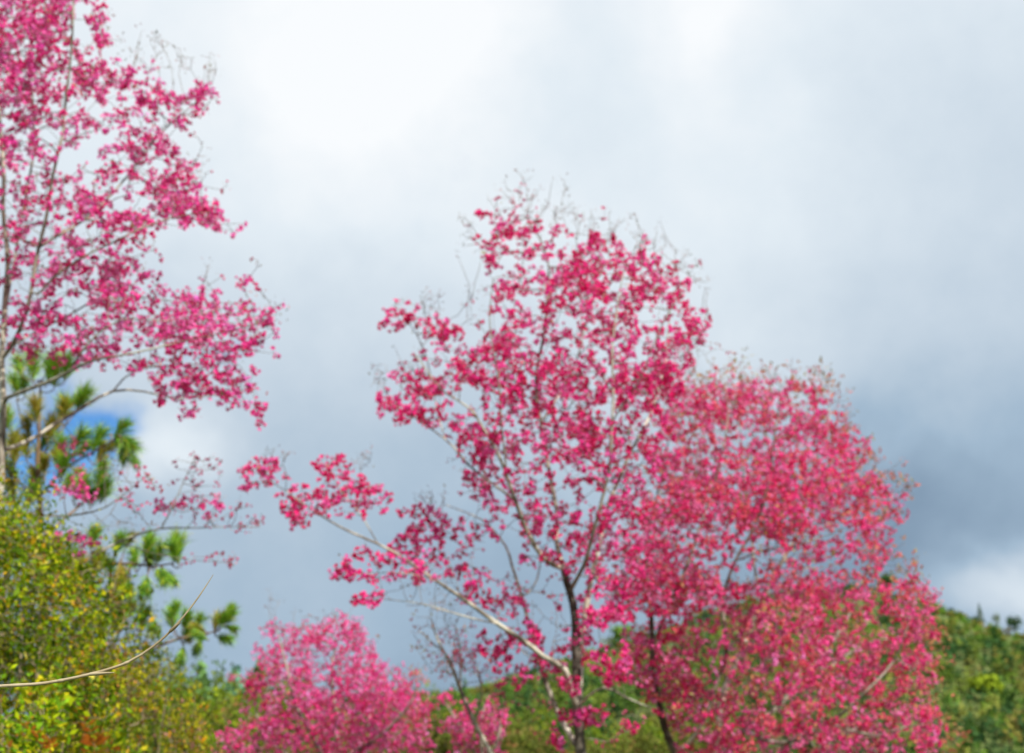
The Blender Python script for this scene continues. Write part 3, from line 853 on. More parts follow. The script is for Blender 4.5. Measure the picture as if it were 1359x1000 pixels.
regs = [
    dict(p=crownR, n=2000, hd=2.1, R=160, k='f', fringe=230, fk='lls', thr=-.35, fr=2.0, gaps=G_R),
    dict(p=crownR, n=1000, hd=2.1, R=160, k='l', gaps=G_R),
    dict(p=[(890, 520), (1000, 508), (1095, 530), (1140, 600), (1150, 700), (1000, 700), (900, 690), (865, 600)], n=620, hd=1.4, R=80, k='f', gaps=G_R),
    dict(p=[(960, 780), (1200, 780), (1225, 900), (1240, 1010), (960, 1010), (1000, 900)], n=110, hd=1.6, R=80, k='f'),
    dict(p=[(800, 740), (850, 690), (930, 640), (940, 780), (900, 800), (820, 810)], n=170, hd=.9, R=60, k='f', gaps=G_R[:3]),
    dict(e=(880, 890, 40, 60), n=60, hd=.8, dz=-.7, k='f'), dict(e=(940, 960, 50, 50), n=50, hd=.8, dz=-.6, k='f'), dict(e=(1060, 790, 80, 34), n=80, hd=.9, dz=.3, k='f'), dict(e=(868, 730, 34, 80), n=80, hd=.5, dz=-1.3, k='f'), dict(e=(945, 690, 40, 60), n=60, hd=.5, dz=-1.5, k='f'), dict(e=(1110, 930, 70, 50), n=40, hd=.5, dz=-1.4, k='f'),
    dict(e=(1060, 640, 60, 36), n=90, hd=.7, dz=-1.2, k='f'), dict(e=(910, 790, 50, 30), n=50, hd=.5, dz=-1.2, k='f'), dict(e=(1030, 690, 50, 20), n=50, hd=.5, dz=-1.4, k='f'), dict(e=(1050, 850, 60, 50), n=70, hd=.7, dz=-1, k='f'),
    dict(e=(1170, 690, 26, 40), n=36, hd=.5, dz=.6, k='f'), dict(e=(1130, 590, 20, 30), n=14, hd=.4, dz=1, k='f'), dict(e=(920, 915, 20, 18), n=14, hd=.3, dz=-.6, k='f'), dict(e=(880, 910, 20, 30), n=16, hd=.3, dz=-.6, k='f'),
    dict(e=(975, 490, 16, 16), n=16, hd=.4, k='l'), dict(e=(940, 500, 30, 16), n=26, hd=.5, k='l'), dict(e=(1005, 500, 30, 18), n=20, hd=.5, k='l'), dict(e=(1070, 510, 40, 18), n=34, hd=.6, k='l'), dict(e=(1090, 500, 14, 14), n=9, hd=.3, k='l'), dict(e=(1120, 555, 20, 26), n=18, hd=.4, k='l'), dict(e=(1150, 620, 18, 26), n=16, hd=.4, k='l'), dict(e=(1180, 640, 26, 14), n=14, hd=.4, k='l'), dict(e=(1205, 650, 12, 12), n=6, hd=.2, k='l'),
    dict(e=(1210, 760, 12, 26), n=14, hd=.3, dz=-1, k='l'), dict(e=(1235, 860, 22, 46), n=26, hd=.5, dz=-.8, k='l'), dict(e=(1225, 930, 24, 30), n=20, hd=.5, dz=-1.2, k='l'), dict(e=(1265, 975, 16, 14), n=8, hd=.3, dz=-1.4, k='l'), dict(e=(920, 470, 14, 22), n=9, hd=.3, k='b'), dict(e=(1040, 495, 30, 14), n=10, hd=.4, k='b'), dict(e=(905, 480, 10, 40), n=10, hd=.3, k='b'),
    dict(e=(1215, 800, 24, 30), n=30, hd=.4, dz=-1, k='f'), dict(e=(1222, 885, 20, 24), n=18, hd=.4, dz=-1, k='f'), dict(e=(1235, 965, 18, 26), n=22, hd=.4, dz=-1.4, k='f'),
]
plant('cherry_tree', 'broad bushy cherry tree with rose blossom and reddish young leaves in front of the hill', 'tree', YR, 925, limbs, regs, cherry_decor(P_RIGHT, L_RED, .55, (4, 8), .0245, .031, .05), alpha=.12, lscale=.62)

# ---- small bright cherry, low in the frame
YB = 13.5
limbs = [
    ('trunk', [(455, gy(YB), 0, 9), (452, 1060, 0, 7), (450, 1010, 0, 5.5), (445, 960, 0, 4), (440, 900, 0, 2.4), (445, 850, 0, 1)]),
    ('branch', [(452, 1050, 0, 4.5), (420, 985, -.3, 3.8), (395, 940, -.4, 2.8), (380, 885, -.5, 1.8), (365, 830, -.5, .8)]),
    ('branch', [(452, 1040, 0, 4.5), (480, 980, .3, 3.6), (500, 930, .4, 2.8), (512, 902, .5, 1.3), (508, 884, .5, .7)]),
    ('branch', [(450, 1010, 0, 3.5), (500, 980, -.5, 3), (540, 940, -.7, 2), (560, 905, -.8, 1)]),
    ('branch', [(452, 1050, 0, 3.5), (390, 1010, .2, 3), (350, 975, .3, 2), (335, 920, .3, 1)]),
    ('branch', [(452, 1060, 0, 3), (380, 1040, -.5, 2.4), (320, 1005, -.7, 1.4), (295, 985, -.7, .8)]),
]
crownB = [(330, 905), (352, 900), (354, 872), (374, 848), (405, 856), (435, 842), (450, 830), (490, 856), (510, 880), (534, 905), (552, 930), (562, 975), (570, 1040), (540, 1090), (380, 1090), (280, 1040), (292, 990), (330, 965), (345, 945), (332, 925)]
regs = [
    dict(p=crownB, n=1300, hd=1.3, R=70, k='f', sp=.05, fringe=60, fk='bsl', thr=-.4, fr=2.4, gaps=[(425, 905, 18, 12, .6), (375, 985, 30, 20, .4), (470, 905, 12, 10, .5), (400, 960, 16, 12, .4)]),
    dict(e=(480, 940, 85, 60), n=300, hd=1, k='f'), dict(e=(395, 850, 36, 22), n=36, hd=.4, k='f'), dict(e=(455, 840, 36, 22), n=44, hd=.4, k='f'), dict(e=(338, 908, 14, 10), n=14, hd=.2, k='f'), dict(e=(362, 835, 10, 10), n=8, hd=.2, k='f'), dict(e=(365, 882, 14, 12), n=10, hd=.2, k='f'),
    dict(e=(362, 800, 14, 16), n=9, hd=.2, k='b'), dict(e=(405, 815, 18, 10), n=8, hd=.2, k='b'), dict(e=(445, 815, 22, 10), n=8, hd=.2, k='b'), dict(e=(550, 900, 20, 16), n=16, hd=.3, k='l'), dict(e=(520, 940, 40, 40), n=40, hd=.5, k='l'), dict(e=(310, 985, 20, 18), n=20, hd=.3, dz=-.6, k='f'),
]
plant('cherry_tree', 'low bright pink cherry tree, bushy, in front of the distant treeline', 'tree', YB, 455, limbs, regs, cherry_decor(P_BUSH, L_RED, .2, (4, 6), .023, .042, .045), alpha=.12)

# ---- slip of a cherry to the right of it
Y2 = 13.0
limbs = [
    ('trunk', [(640, gy(Y2), 0, 4.5), (640, 1040, 0, 3.6), (640, 1000, 0, 3), (638, 960, 0, 2.2), (645, 930, 0, 1)]),
    ('branch', [(640, 1010, 0, 2.4), (620, 985, .2, 2), (605, 955, .3, 1.4), (590, 932, .3, .8)]),
    ('branch', [(640, 1020, 0, 2.4), (660, 985, -.2, 2), (664, 955, -.2, 1.2), (660, 935, -.2, .7)]),
]
regs = [dict(e=(655, 955, 16, 24), n=48, hd=.35, k='f'), dict(e=(612, 965, 16, 24), n=40, hd=.35, dz=.2, k='f'), dict(e=(640, 1010, 34, 24), n=36, hd=.5, k='f'), dict(e=(592, 927, 9, 7), n=8, hd=.15, k='f'), dict(e=(625, 937, 10, 8), n=8, hd=.2, k='f'), dict(e=(635, 975, 20, 18), n=12, hd=.3, k='f')]
plant('cherry_tree', 'very small pink cherry tree beside the low bushy one, half below the frame', 'tree', Y2, 640, limbs, regs, cherry_decor(P_BUSH, L_RED, .2, (4, 6), .023, .04))

# ---- nearly bare dark sapling leaning left
Y3 = 10.5
limbs = [
    ('trunk', [(700, gy(Y3), 0, 6), (678, 1060, 0, 4.6), (652, 1000, 0, 4), (630, 960, 0, 3.6), (612, 915, 0, 3.1), (598, 880, 0, 2.6), (582, 850, 0, 1.9), (572, 820, 0, 1)]),
    ('branch', [(610, 910, 0, 1.8), (612, 870, .2, 1.5), (604, 830, .3, 1)]),
    ('branch', [(630, 960, 0, 1.8), (640, 920, -.2, 1.5), (632, 880, -.3, 1)]),
    ('branch', [(590, 868, 0, 1.4), (570, 850, -.2, 1.1), (556, 838, -.3, .7)]),
]
regs = [dict(e=(585, 850, 36, 40), n=22, hd=.5, k='l'), dict(e=(605, 860, 30, 30), n=46, hd=.4, k='s'), dict(e=(600, 815, 26, 16), n=14, hd=.3, k='b'), dict(e=(615, 872, 16, 12), n=12, hd=.2, k='f'), dict(e=(640, 890, 20, 16), n=14, hd=.3, k='s'), dict(e=(590, 890, 20, 12), n=14, hd=.3, k='l')]
plant('cherry_sapling', 'thin dark cherry sapling, nearly bare, leaning left below the middle tree', 'tree', Y3, 700, limbs, regs, cherry_decor([(225, 70, 125, 3), (205, 50, 110, 2)], L_RED, .3, (2, 4), .0165, .034))

# ---- pine at the left, behind the tall cherry
YP = 10.5
PG = [(112, 160, 40, 4), (84, 136, 44, 3), (140, 176, 48, 3), (160, 156, 46, 1.5)]
PO = [(152, 150, 44, 3), (164, 136, 54, 2), (116, 138, 40, 2)]
tufts = [  # x, y, direction (dx, dy in the picture), length px, colour
    (44, 508, -.1, -1, 42, 0), (62, 512, .15, -1, 44, 0), (84, 510, .2, -1, 42, 0), (24, 530, -.2, -1, 36, 0), (100, 548, .5, -.9, 40, 0), (78, 562, .1, -1, 40, 0), (48, 565, -.1, -1, 38, 1), (14, 575, -.3, -1, 36, 0),
    (62, 590, .2, -1, 40, 1), (36, 612, -.2, -1, 36, 1), (72, 615, .3, -1, 38, 0), (92, 600, .6, -.8, 36, 0), (122, 602, .3, -1, 36, 0), (150, 585, .6, -.9, 30, 0), (158, 578, .8, .6, 34, 0), (162, 588, .3, 1, 26, 0), (128, 650, .2, -1, 42, 0), (134, 668, .3, -1, 38, 0),
    (20, 620, -.2, -1, 38, 1), (80, 640, .2, -1, 36, 0), (98, 668, .3, -1, 40, 0), (48, 660, 0, -1, 40, 1), (20, 670, -.2, -1, 40, 1), (8, 640, -.4, -1, 36, 1), (110, 650, -.3, -1, 30, 1), (60, 630, -.3, -1, 34, 1),
    (120, 730, .05, -1, 36, 0), (150, 738, .3, -.9, 34, 0), (194, 744, .1, -1, 36, 0), (230, 748, .05, -1, 46, 0), (206, 752, .2, -.9, 34, 0), (180, 758, -.2, -.9, 34, 0), (214, 752, .4, .8, 30, 0), (222, 758, .7, .9, 26, 0), (196, 762, 0, 1, 34, 0),
    (150, 775, .2, .9, 34, 1), (168, 765, .3, 1, 32, 0), (140, 760, -.2, -.9, 34, 1), (172, 786, .2, 1, 26, 0), (125, 765, -.1, -1, 34, 1), (100, 770, 0, -1, 36, 0), (85, 790, -.2, -1, 34, 1), (160, 742, .1, 1, 34, 1),
    (186, 838, .1, -1, 36, 0), (156, 846, 0, -1, 40, 1), (136, 850, -.1, -1, 36, 1), (168, 862, .1, -1, 36, 0), (196, 862, .2, -1, 34, 1), (176, 880, .1, -1, 34, 1), (206, 885, .4, -.9, 36, 0),
    (230, 838, -.2, -1, 38, 0), (242, 838, .3, -.9, 34, 0), (254, 836, .6, -.7, 30, 0), (284, 838, .1, -.7, 30, 1), (288, 832, 1, -.8, 36, 0), (296, 826, .5, -1, 30, 0), (276, 840, -.7, -.3, 30, 1), (286, 844, 1, .25, 28, 0), (266, 846, -.2, .9, 26, 0), (244, 856, -.1, 1, 30, 0), (228, 862, -.4, .8, 30, 0), (254, 862, .2, 1, 24, 0), (215, 852, -.5, -.8, 32, 0),
]
limbs = [
    ('trunk', [(66, gy(YP), 0, 13), (64, 1000, 0, 10), (60, 850, 0, 7.5), (54, 720, 0, 5.2), (50, 620, 0, 3.8), (52, 540, 0, 2.4), (54, 505, 0, 1.4)]),
    ('branch', [(58, 800, 0, 3.4), (85, 775, -.3, 3), (120, 758, -.5, 2.6), (160, 748, -.6, 2.2), (200, 750, -.7, 1.8), (228, 748, -.7, 1.2)]),
    ('branch', [(62, 930, 0, 4), (105, 895, .2, 3.6), (150, 872, .4, 3.1), (195, 862, .5, 2.6), (240, 848, .55, 2), (286, 838, .6, 1.2)]),
    ('branch', [(54, 720, 0, 2.6), (85, 690, .3, 2.3), (115, 665, .5, 1.9), (132, 655, .5, 1.2)]),
    ('branch', [(52, 660, 0, 2.2), (90, 620, -.4, 1.9), (125, 600, -.6, 1.5), (150, 585, -.7, 1.1), (160, 580, -.7, .8)]),
    ('branch', [(52, 660, 0, 2), (25, 640, -.3, 1.7), (8, 620, -.4, 1.1)]),
    ('branch', [(50, 610, 0, 1.8), (80, 575, .3, 1.5), (100, 548, .4, 1)]),
    ('branch', [(50, 600, 0, 1.6), (30, 560, .3, 1.2), (22, 530, .4, .8)]),
    ('branch', [(60, 850, 0, 3), (100, 850, -.4, 2.4), (150, 850, -.5, 1.8), (186, 842, -.5, 1)]),
    ('branch', [(60, 830, 0, 2.6), (20, 790, .3, 2.2), (-30, 760, .4, 1.4)]),
]
base = at(66, 960, YP); base[2] = ground_z(base[0], base[1])
pine = empty('pine_tree', base, 'young long needled pine tree behind the tall cherry at the left', 'tree')
A, par, rad, kids, nsk, chains, _ = skeleton_and_tips(limbs, [dict(e=(u[0], u[1], 1, 1), n=1, hd=.05, dz=0, k='n') for u in tufts], YP, r0=.004)
# each tuft is grown at the depth of the wood nearest to it
AS = A[:nsk]
# picture position of every skeleton point, to find the wood beside a tuft
rel = AS - CAM
c_, s_ = math.cos(PITCH), math.sin(PITCH)
dep = rel[:, 1] * c_ + rel[:, 2] * s_
PX = 679.5 + FPX * rel[:, 0] / dep
PY = 500 - FPX * (-rel[:, 1] * s_ + rel[:, 2] * c_) / dep
more = []
for (x, y, dx, dy, ln, ci) in tufts:
    more.append((x, y, dx, dy, ln, ci))
    if y < 700 or random.random() < .6:
        more.append((x + random.uniform(-16, 16), y + random.uniform(-14, 18), dx + random.uniform(-.5, .5), dy + random.uniform(-.2, .3), ln * random.uniform(.7, .95), ci if random.random() < .7 else 1 - ci))
more.sort(key=lambda u: u[1])
for (x, y, dx, dy, ln, ci) in more[:99]:
    k = int(np.argmin((PX - x) ** 2 + (PY - y) ** 2))
    Yk = AS[k, 1] + random.uniform(-.22, .22)
    p = at(x, y, Yk)
    m = YP / FPX
    d = unit(np.array([dx, random.uniform(-.45, .3), -dy]))
    L = ln * m * (1.2 if y < 690 else 1.02)
    shoot = smooth_path(np.array([list(AS[k]) + [.006], list((AS[k] + p) / 2 - np.array([0, 0, .02])) + [.005], list(p) + [.005], list(p + d * L * .65) + [.003]]), .05)
    mbt, mbw = MB(), MB()
    mbw.tube(shoot[:, :3], shoot[:, 3], 5)
    sh = mbw.build('shoot', PINEBARK, pine, base, True)
    n = int(230 * ln / 36)
    t = rng.uniform(0, 1, n) ** .8
    b = p + d * (L * .62 * t)[:, None]
    nd = unit(d * rng.uniform(.75, 1.5, (n, 1)) + rand_dirs(n) * .72)
    cc = colmix(PO if ci else PG, n, .15)
    ln_ = L * rng.uniform(.42, .72, n)
    mbt.blades(b, nd, side_of(nd), ln_, .0065, cc, .4, bend=np.array([0, 0, -1.]) * (ln_ * .12)[:, None])
    mbt.build('needles', NEEDLE, sh, base)
for nm, ids, _m in chains:
    mb = MB(); mb.tube(A[ids], rad[ids], 9); mb.build(nm, PINEBARK, pine, base, True)

# ---- shrubs on the bank at the left
G_Y = [(136, 146, 10, 4), (168, 166, 16, 1.2), (102, 130, 12, 5), (76, 104, 16, 4), (166, 130, 22, 1.0), (118, 92, 56, .8), (200, 190, 80, .3)]
G_G = [(104, 134, 26, 4), (132, 148, 28, 3), (80, 108, 26, 3), (160, 154, 36, 1)]
G_O = [(140, 134, 22, 3), (120, 126, 24, 3), (178, 124, 60, 1.2), (150, 106, 92, 1), (100, 112, 24, 2), (176, 166, 30, 1.6), (196, 128, 30, .5)]
G_B = [(160, 176, 20, 2), (112, 152, 22, 2), (88, 124, 20, 2), (180, 168, 24, 1.4), (140, 134, 22, 2), (170, 110, 44, .5)]


def shrub_decor(pal, size=.045, per=(4, 8), asp=.5, spread=.05):
    def lv(mb, T, D, k):
        leaves(mb, T, D, pal, (per[0] + 2, per[1] + 3), size, asp, spread, .25)
    return [('leaves', LEAF, lv)]


def shrub(label, Y, bx, poly, n, pal, stems, hd=.8, size=.045, group=None, per=(3, 7), dry=(), extra=(), thr=-.02, name='shrub', asp=.5, spread=.05):
    limbs = [('stem' if i else 'trunk', s) for i, s in enumerate(stems)] + [('dry_stem', s, STRAW) for s in dry]
    r = plant(name, label, 'shrub', Y, bx, limbs, [dict(p=poly, n=n, hd=hd, R=80, k='g', thr=thr, fr=2.4, fringe=n // 22, fk='g')] + list(extra), shrub_decor(pal, size, per, asp, spread), group, STEM, STEM, alpha=.1, r0=.002)
    return r


def stems_for(bx, Y, tops, w=4):
    g = gy(Y)
    out = []
    for i, (x, y, dz) in enumerate(tops):
        ym = (g + y) / 2
        out.append([(bx + (i - len(tops) / 2) * 4, g, dz * .15, w), (bx + (x - bx) * .35, ym + (g - y) * .12, dz * .5, w * .75), (bx + (x - bx) * .75, (ym + y) / 2, dz * .9, w * .5), (x, y, dz, w * .2)])
    return out


YS = 7.2
shrub('big yellow green shrub filling the left edge under the tall cherry', YS, 10, [(-120, 680), (-40, 652), (20, 646), (46, 682), (76, 712), (100, 738), (140, 755), (150, 800), (165, 850), (150, 920), (160, 1000), (140, 1120), (-120, 1120)], 3200, G_Y,
      stems_for(10, YS, [(5, 660, .1), (60, 720, -.3), (110, 760, .2), (-60, 690, .2), (140, 860, -.3), (30, 800, -.5), (80, 900, .5)], 5), 1.0, .037, extra=[dict(e=(-5, 800, 60, 140), n=500, hd=.8, dz=.2, k='g'), dict(e=(15, 705, 50, 36), n=150, hd=.6, k='g')])
YS = 6.2
shrub('bright green leafy shrub in the lower left corner below the bent dry stalk', YS, 10, [(-100, 900), (0, 925), (60, 915), (95, 945), (75, 1000), (90, 1150), (-100, 1150)], 430, G_B,
      stems_for(10, YS, [(0, 930, 0), (60, 925, -.2), (85, 970, .2), (-60, 930, .2)], 4), .6, .05)
YS = 8.3
shrub('olive shrub with reddish leaves behind the middle of the bent stalk', YS, 160, [(70, 900), (110, 860), (160, 865), (200, 890), (230, 930), (262, 955), (255, 1010), (250, 1110), (80, 1110), (85, 980)], 1000, G_O,
      stems_for(160, YS, [(120, 870, 0), (170, 880, -.3), (220, 930, .2), (240, 965, -.2), (100, 920, .3)], 4), .8, .036)
YS = 11.5
shrub('light green shrub just right of the olive one, under the lowest pine branch', YS, 225, [(170, 880), (205, 872), (225, 895), (255, 912), (275, 950), (285, 1000), (280, 1090), (170, 1090)], 420, G_G,
      stems_for(225, YS, [(200, 885, 0), (225, 905, -.3), (260, 945, .2), (180, 900, .2)], 4), .8, .05)
YS = 9.4
shrub('tall yellowish shrub rising among the pine branches', YS, 120, [(60, 720), (100, 745), (130, 770), (165, 800), (190, 835), (215, 870), (220, 920), (200, 980), (60, 1000), (40, 800)], 1700, G_Y,
      stems_for(120, YS, [(80, 735, 0), (120, 775, .3), (170, 830, -.3), (205, 890, .2), (60, 800, -.2)], 4), .9, .038)

# orange fern fronds in the shrubs
for (px, py, Y, tipx, tipy, w, lab) in [(118, 1030, 6.6, 106, 946, 40, 'rusty dry fern frond bending left at the bottom of the shrubs'), (60, 1030, 5.8, 34, 962, 30, 'rusty fern frond low in the left corner'), (140, 1040, 6.9, 128, 972, 36, 'rusty dry fern frond right of the bending one')]:
    b = at(px, 960, Y); b[2] = 0
    mid, tip = at(px + 4, py, Y), at(tipx, tipy, Y)
    fr = empty('fern_frond', b, lab, 'fern', 'rusty fern fronds')
    P = smooth_path(np.array([list(b) + [.004], list(mid) + [.003], list((mid + tip) / 2 + np.array([.03, 0, .03])) + [.002], list(tip) + [.0012]]), .03)
    mb = MB(); mb.tube(P[:, :3], P[:, 3], 5, lin(150, 96, 44))
    m = len(P)
    half = P[m // 2:, :3]
    for sgn in (-1, 1):
        q = np.repeat(half, 2, 0) + rng.normal(size=(len(half) * 2, 3)) * .003
        t = np.linspace(0, 1, len(q))
        al = unit(tip - mid)
        d = unit(np.array([sgn, -.25, 0.])[None] + al * .5 + rng.normal(size=(len(q), 3)) * .12)
        L = w / FPX * Y * (1 - .75 * t)
        mb.blades(q, d, unit(np.cross(d, np.tile(np.array([0, 1., .3]), (len(q), 1)))), L, L * .28, colmix([(196, 120, 42, 3), (176, 98, 36, 2), (160, 130, 40, 1)], len(q)), .4)
    mb.build('blade', LEAF, fr, b)

# ---- the bent dry stalk in front of everything
YK = 2.15
pk = [(-330, 2100, 4.2), (-300, 1500, 4), (-250, 1130, 3.6), (-170, 960, 3.3), (-80, 918, 3.1), (0, 911, 2.9), (60, 907, 2.8), (120, 895, 2.6), (168, 880, 2.4), (205, 857, 2.1), (232, 832, 1.9), (256, 803, 1.5), (272, 780, 1.1), (283, 763, .5)]
P = []
for x, y, r in pk:
    q = at(x, y, YK); P.append(list(q) + [r * .74 * YK / FPX])
P[0][2] = -.02
base = np.array(P[0][:3]); base[2] = 0
st = empty('dry_stalk', base, 'long pale dry grass stalk curving up across the shrubs', 'dry stalk')
SP = smooth_path(np.array(P), .02)
mb = MB(); mb.tube(SP[:, :3], SP[:, 3], 10); mb.build('stem', STRAW, st, base, True)
for x, y, r in [(168, 880, 2.4), (232, 832, 1.9), (75, 905, 2.8), (-80, 918, 3.1)]:
    p = at(x, y, YK)
    k = int(np.argmin(np.linalg.norm(SP[:, :3] - p, axis=1)))
    d = unit(SP[k + 1, :3] - SP[k - 1, :3])
    mb = MB()
    rr = SP[k, 3] * .92
    mb.tube(np.array([SP[k, :3] + d * o for o in (-.006, -.003, 0, .003, .006)]), [rr * 1.02, rr * 1.3, rr * 1.4, rr * 1.28, rr * 1.02], 10)
    mb.build('node', STRAW, st, base, True)
for (x, y, x2, y2, off) in [(120, 895, 152, 893, 5), (226, 838, 240, 826, -5)]:
    p, q = at(x, y, YK), at(x2, y2, YK - .01)
    mb = MB(); pp = np.array([p, (p + q) / 2, q]); mb.tube(pp, [.0032, .0027, .0006], 7); mb.build('sheath', STRAW, st, base, True)

# ------------------------------------------------------------------ farther vegetation
def clump_crown(mb, c, rx, rz, n, size, pal, lobes=5, cone=False, jit=.18):
    """leaf clumps over a lumpy crown"""
    if cone:
        t = 1 - rng.random(n) ** .55
        a = rng.uniform(0, 2 * math.pi, n)
        rr = rx * (1 - t) * (0.55 + .45 * rng.random(n)) * (1 + .25 * np.sin(t * 40)) + .04 * rx
        p = c + np.stack([rr * np.cos(a), rr * np.sin(a), (t * 2 - 1) * rz], 1)
        o = unit(np.stack([np.cos(a), np.sin(a), np.full(n, .2)], 1))
    else:
        lc = rand_dirs(lobes) * np.array([rx, rx, rz]) * rng.uniform(.35, .62, (lobes, 1))
        lr = rng.uniform(.42, .62, lobes)
        k = rng.integers(0, lobes, n)
        o = rand_dirs(n)
        p = c + lc[k] + o * np.array([rx, rx, rz]) * lr[k][:, None] * rng.uniform(.6, 1.08, (n, 1))
    d = unit(rand_dirs(n) + o * .3)
    s = unit(np.cross(d, o) + rng.normal(size=(n, 3)) * .35)
    L = size * rng.uniform(.6, 1.4, n)
    base_c = colmix(pal, 1, .08)
    col = np.clip(.72 * base_c + .28 * colmix(pal, n, jit), .004, .9) * (1 + rng.normal(size=(n, 1)) * jit)
    mb.blades(p - d * L[:, None] * .5, d, s, L, L * .65, np.clip(col, .004, .9), .5)


def up(c, k): return tuple(min(235, int(v * k)) for v in c[:3]) + (c[3],)


F_PAL = [[(92, 112, 40, 3), (108, 122, 48, 2)], [(70, 98, 38, 3), (84, 110, 44, 2)], [(52, 82, 44, 3), (62, 92, 48, 1)], [(118, 124, 54, 3), (128, 116, 56, 1)], [(80, 118, 40, 1), (100, 130, 44, 1)], [(112, 100, 56, 1), (100, 108, 46, 1)]]
F_PAL = [[up(c, 1.04) for c in p] for p in F_PAL]
mbf = MB()
cnt = 0
tries = 0
while cnt < 5200 and tries < 40000:
    tries += 1
    y = 78 + 212 * random.random() ** .85
    x = random.uniform(-150, 190) * y / 260
    px = 679.5 + FPX * x / y
    if not (-120 < px < 1500):
        continue
    z = max(float(hill_z(np.array([x]), np.array([y]))[0]), ground_z(x, y))
    ridge = y > 225
    r = random.uniform(.9, 2.0) * (.6 if ridge else 1)
    cone = random.random() < .15 and not ridge
    pal = F_PAL[int((noise.noise(Vector((x * .05, y * .05, 1))) * .9 + .5) * 6 + random.uniform(-1.0, 1.0)) % 6]
    if cone:
        pal = F_PAL[2] if random.random() < .7 else F_PAL[1]
        h = r * random.uniform(1.3, 2)
        clump_crown(mbf, np.array([x, y, z + h]), r * .75, h, 60, .8, pal, cone=True)
    else:
        clump_crown(mbf, np.array([x, y, z + r * 1.05]), r * 1.1, r * random.uniform(.85, 1.25), 72, .5, pal, random.randint(5, 8))
    mbf.tube(np.array([[x, y, z - .5], [x, y, z + r]]), [.12, .08], 3, lin(80, 66, 50))
    cnt += 1
tag(mbf.build('forest', FARLEAF), kind='stuff')


def far_tree(name, label, px, pybase, pytop, Y, wpx, pal, cone=False, n=420, group=None, cat='tree', lobes=9, onhill=True, loose=1.0):
    b = at(px, pybase, Y)
    if onhill:
        b[2] = float(hill_z(np.array([b[0]]), np.array([b[1]]))[0]) - .2
    else:
        b[2] = ground_z(b[0], b[1])
    top = at(px, pytop, Y)[2]
    h = top - b[2]
    rx = wpx / FPX * Y / 2
    root = empty(name, b, label, cat, group)
    mb = MB()
    mb.tube(np.array([b, b + [0.02 * h, 0, h * .35], b + [0, 0, h * .7], b + [0, 0, h * (.95 if cone else .8)]]), [h * .028, h * .022, h * .014, h * .004], 6)
    for i in range(7):
        a = random.uniform(0, 6.28); t = random.uniform(.35, .7)
        e = rx * .6 * (1 - t * .6 if cone else 1)
        mb.tube(np.array([b + [0, 0, h * t], b + [e * .5 * math.cos(a), e * .5 * math.sin(a), h * (t + .06)], b + [e * math.cos(a), e * math.sin(a), h * (t + (.05 if cone else .16))]]), [h * .012, h * .008, h * .003], 4)
    mb.build('trunk', STEM, root, b)
    mb = MB()
    lo = .18 if cone else .3
    c = b + np.array([0, 0, h * (lo + 1) / 2])
    clump_crown(mb, c, rx, h * (1 - lo) / 2, n, max(.1, rx * .30) * loose, pal, lobes, cone)
    mb.build('crown', FARLEAF, root, b)
    return root


# trees on the hill one can tell apart
far_tree('broadleaf_tree', 'round yellow green tree low on the right hillside', 1312, 945, 896, 170, 46, [(134, 152, 36, 3), (116, 140, 34, 2)], n=700)
far_tree('conifer_tree', 'dark conifer standing up from the right slope of the ridge', 1301, 822, 801, 258, 13, F_PAL[2], True, 260)
far_tree('broadleaf_tree', 'small pale grey green tree on the ridge just right of the dark conifer', 1322, 822, 811, 258, 14, [(110, 128, 96, 1)], n=200)
far_tree('broadleaf_tree', 'dark bushy tree on the ridge near the right frame edge', 1346, 834, 815, 256, 24, F_PAL[2], n=260)
far_tree('broadleaf_tree', 'dark green tree on the hilltop beside the broad cherry', 1178, 782, 757, 258, 34, F_PAL[2], n=300)
far_tree('conifer_tree', 'tiny conifer on the bare ridge just right of the broad cherry', 1240, 796, 782, 258, 8, F_PAL[1], True, 120)
far_tree('broadleaf_tree', 'green tree on the hill seen between the middle and broad cherries', 826, 850, 826, 250, 34, F_PAL[4], n=320)
# treeline at the left, over the low cherry
for (px, py, Y, w, pal, lab) in [(310, 880, 33, 74, [(96, 140, 116, 3), (82, 124, 92, 1)], 'bluish conifer on the left treeline, the left of two'), (341, 878, 34, 90, [(76, 108, 62, 3), (90, 116, 60, 1)], 'dark conifer on the left treeline next to the low pink cherry'), (264, 878, 31, 80, [(100, 134, 76, 3), (94, 124, 60, 1)], 'short green conifer on the left treeline under the lowest pine branch')]:
    far_tree('conifer_tree', lab, px, 935, py, Y, w, pal, True, 900, onhill=False)
for (px, py, Y, w, pal, lab) in [(286, 893, 32, 50, F_PAL[1], 'dark green rounded tree on the left treeline between two conifers'), (326, 893, 35, 44, F_PAL[2], 'dark rounded tree on the left treeline between the two right conifers'),
                                  (232, 892, 30, 56, F_PAL[4], 'mid green tree at the left end of the distant treeline'), (372, 890, 36, 54, F_PAL[1], 'dark tree of the treeline behind the low pink cherry'),
                                  (566, 898, 38, 60, F_PAL[0], 'olive tree of the treeline at the right side of the low pink cherry'), (610, 906, 40, 50, F_PAL[1], 'green tree of the treeline behind the leaning sapling')]:
    far_tree('broadleaf_tree', lab, px, 940, py, Y, w, pal, False, 1100, onhill=False, lobes=14, loose=.6)


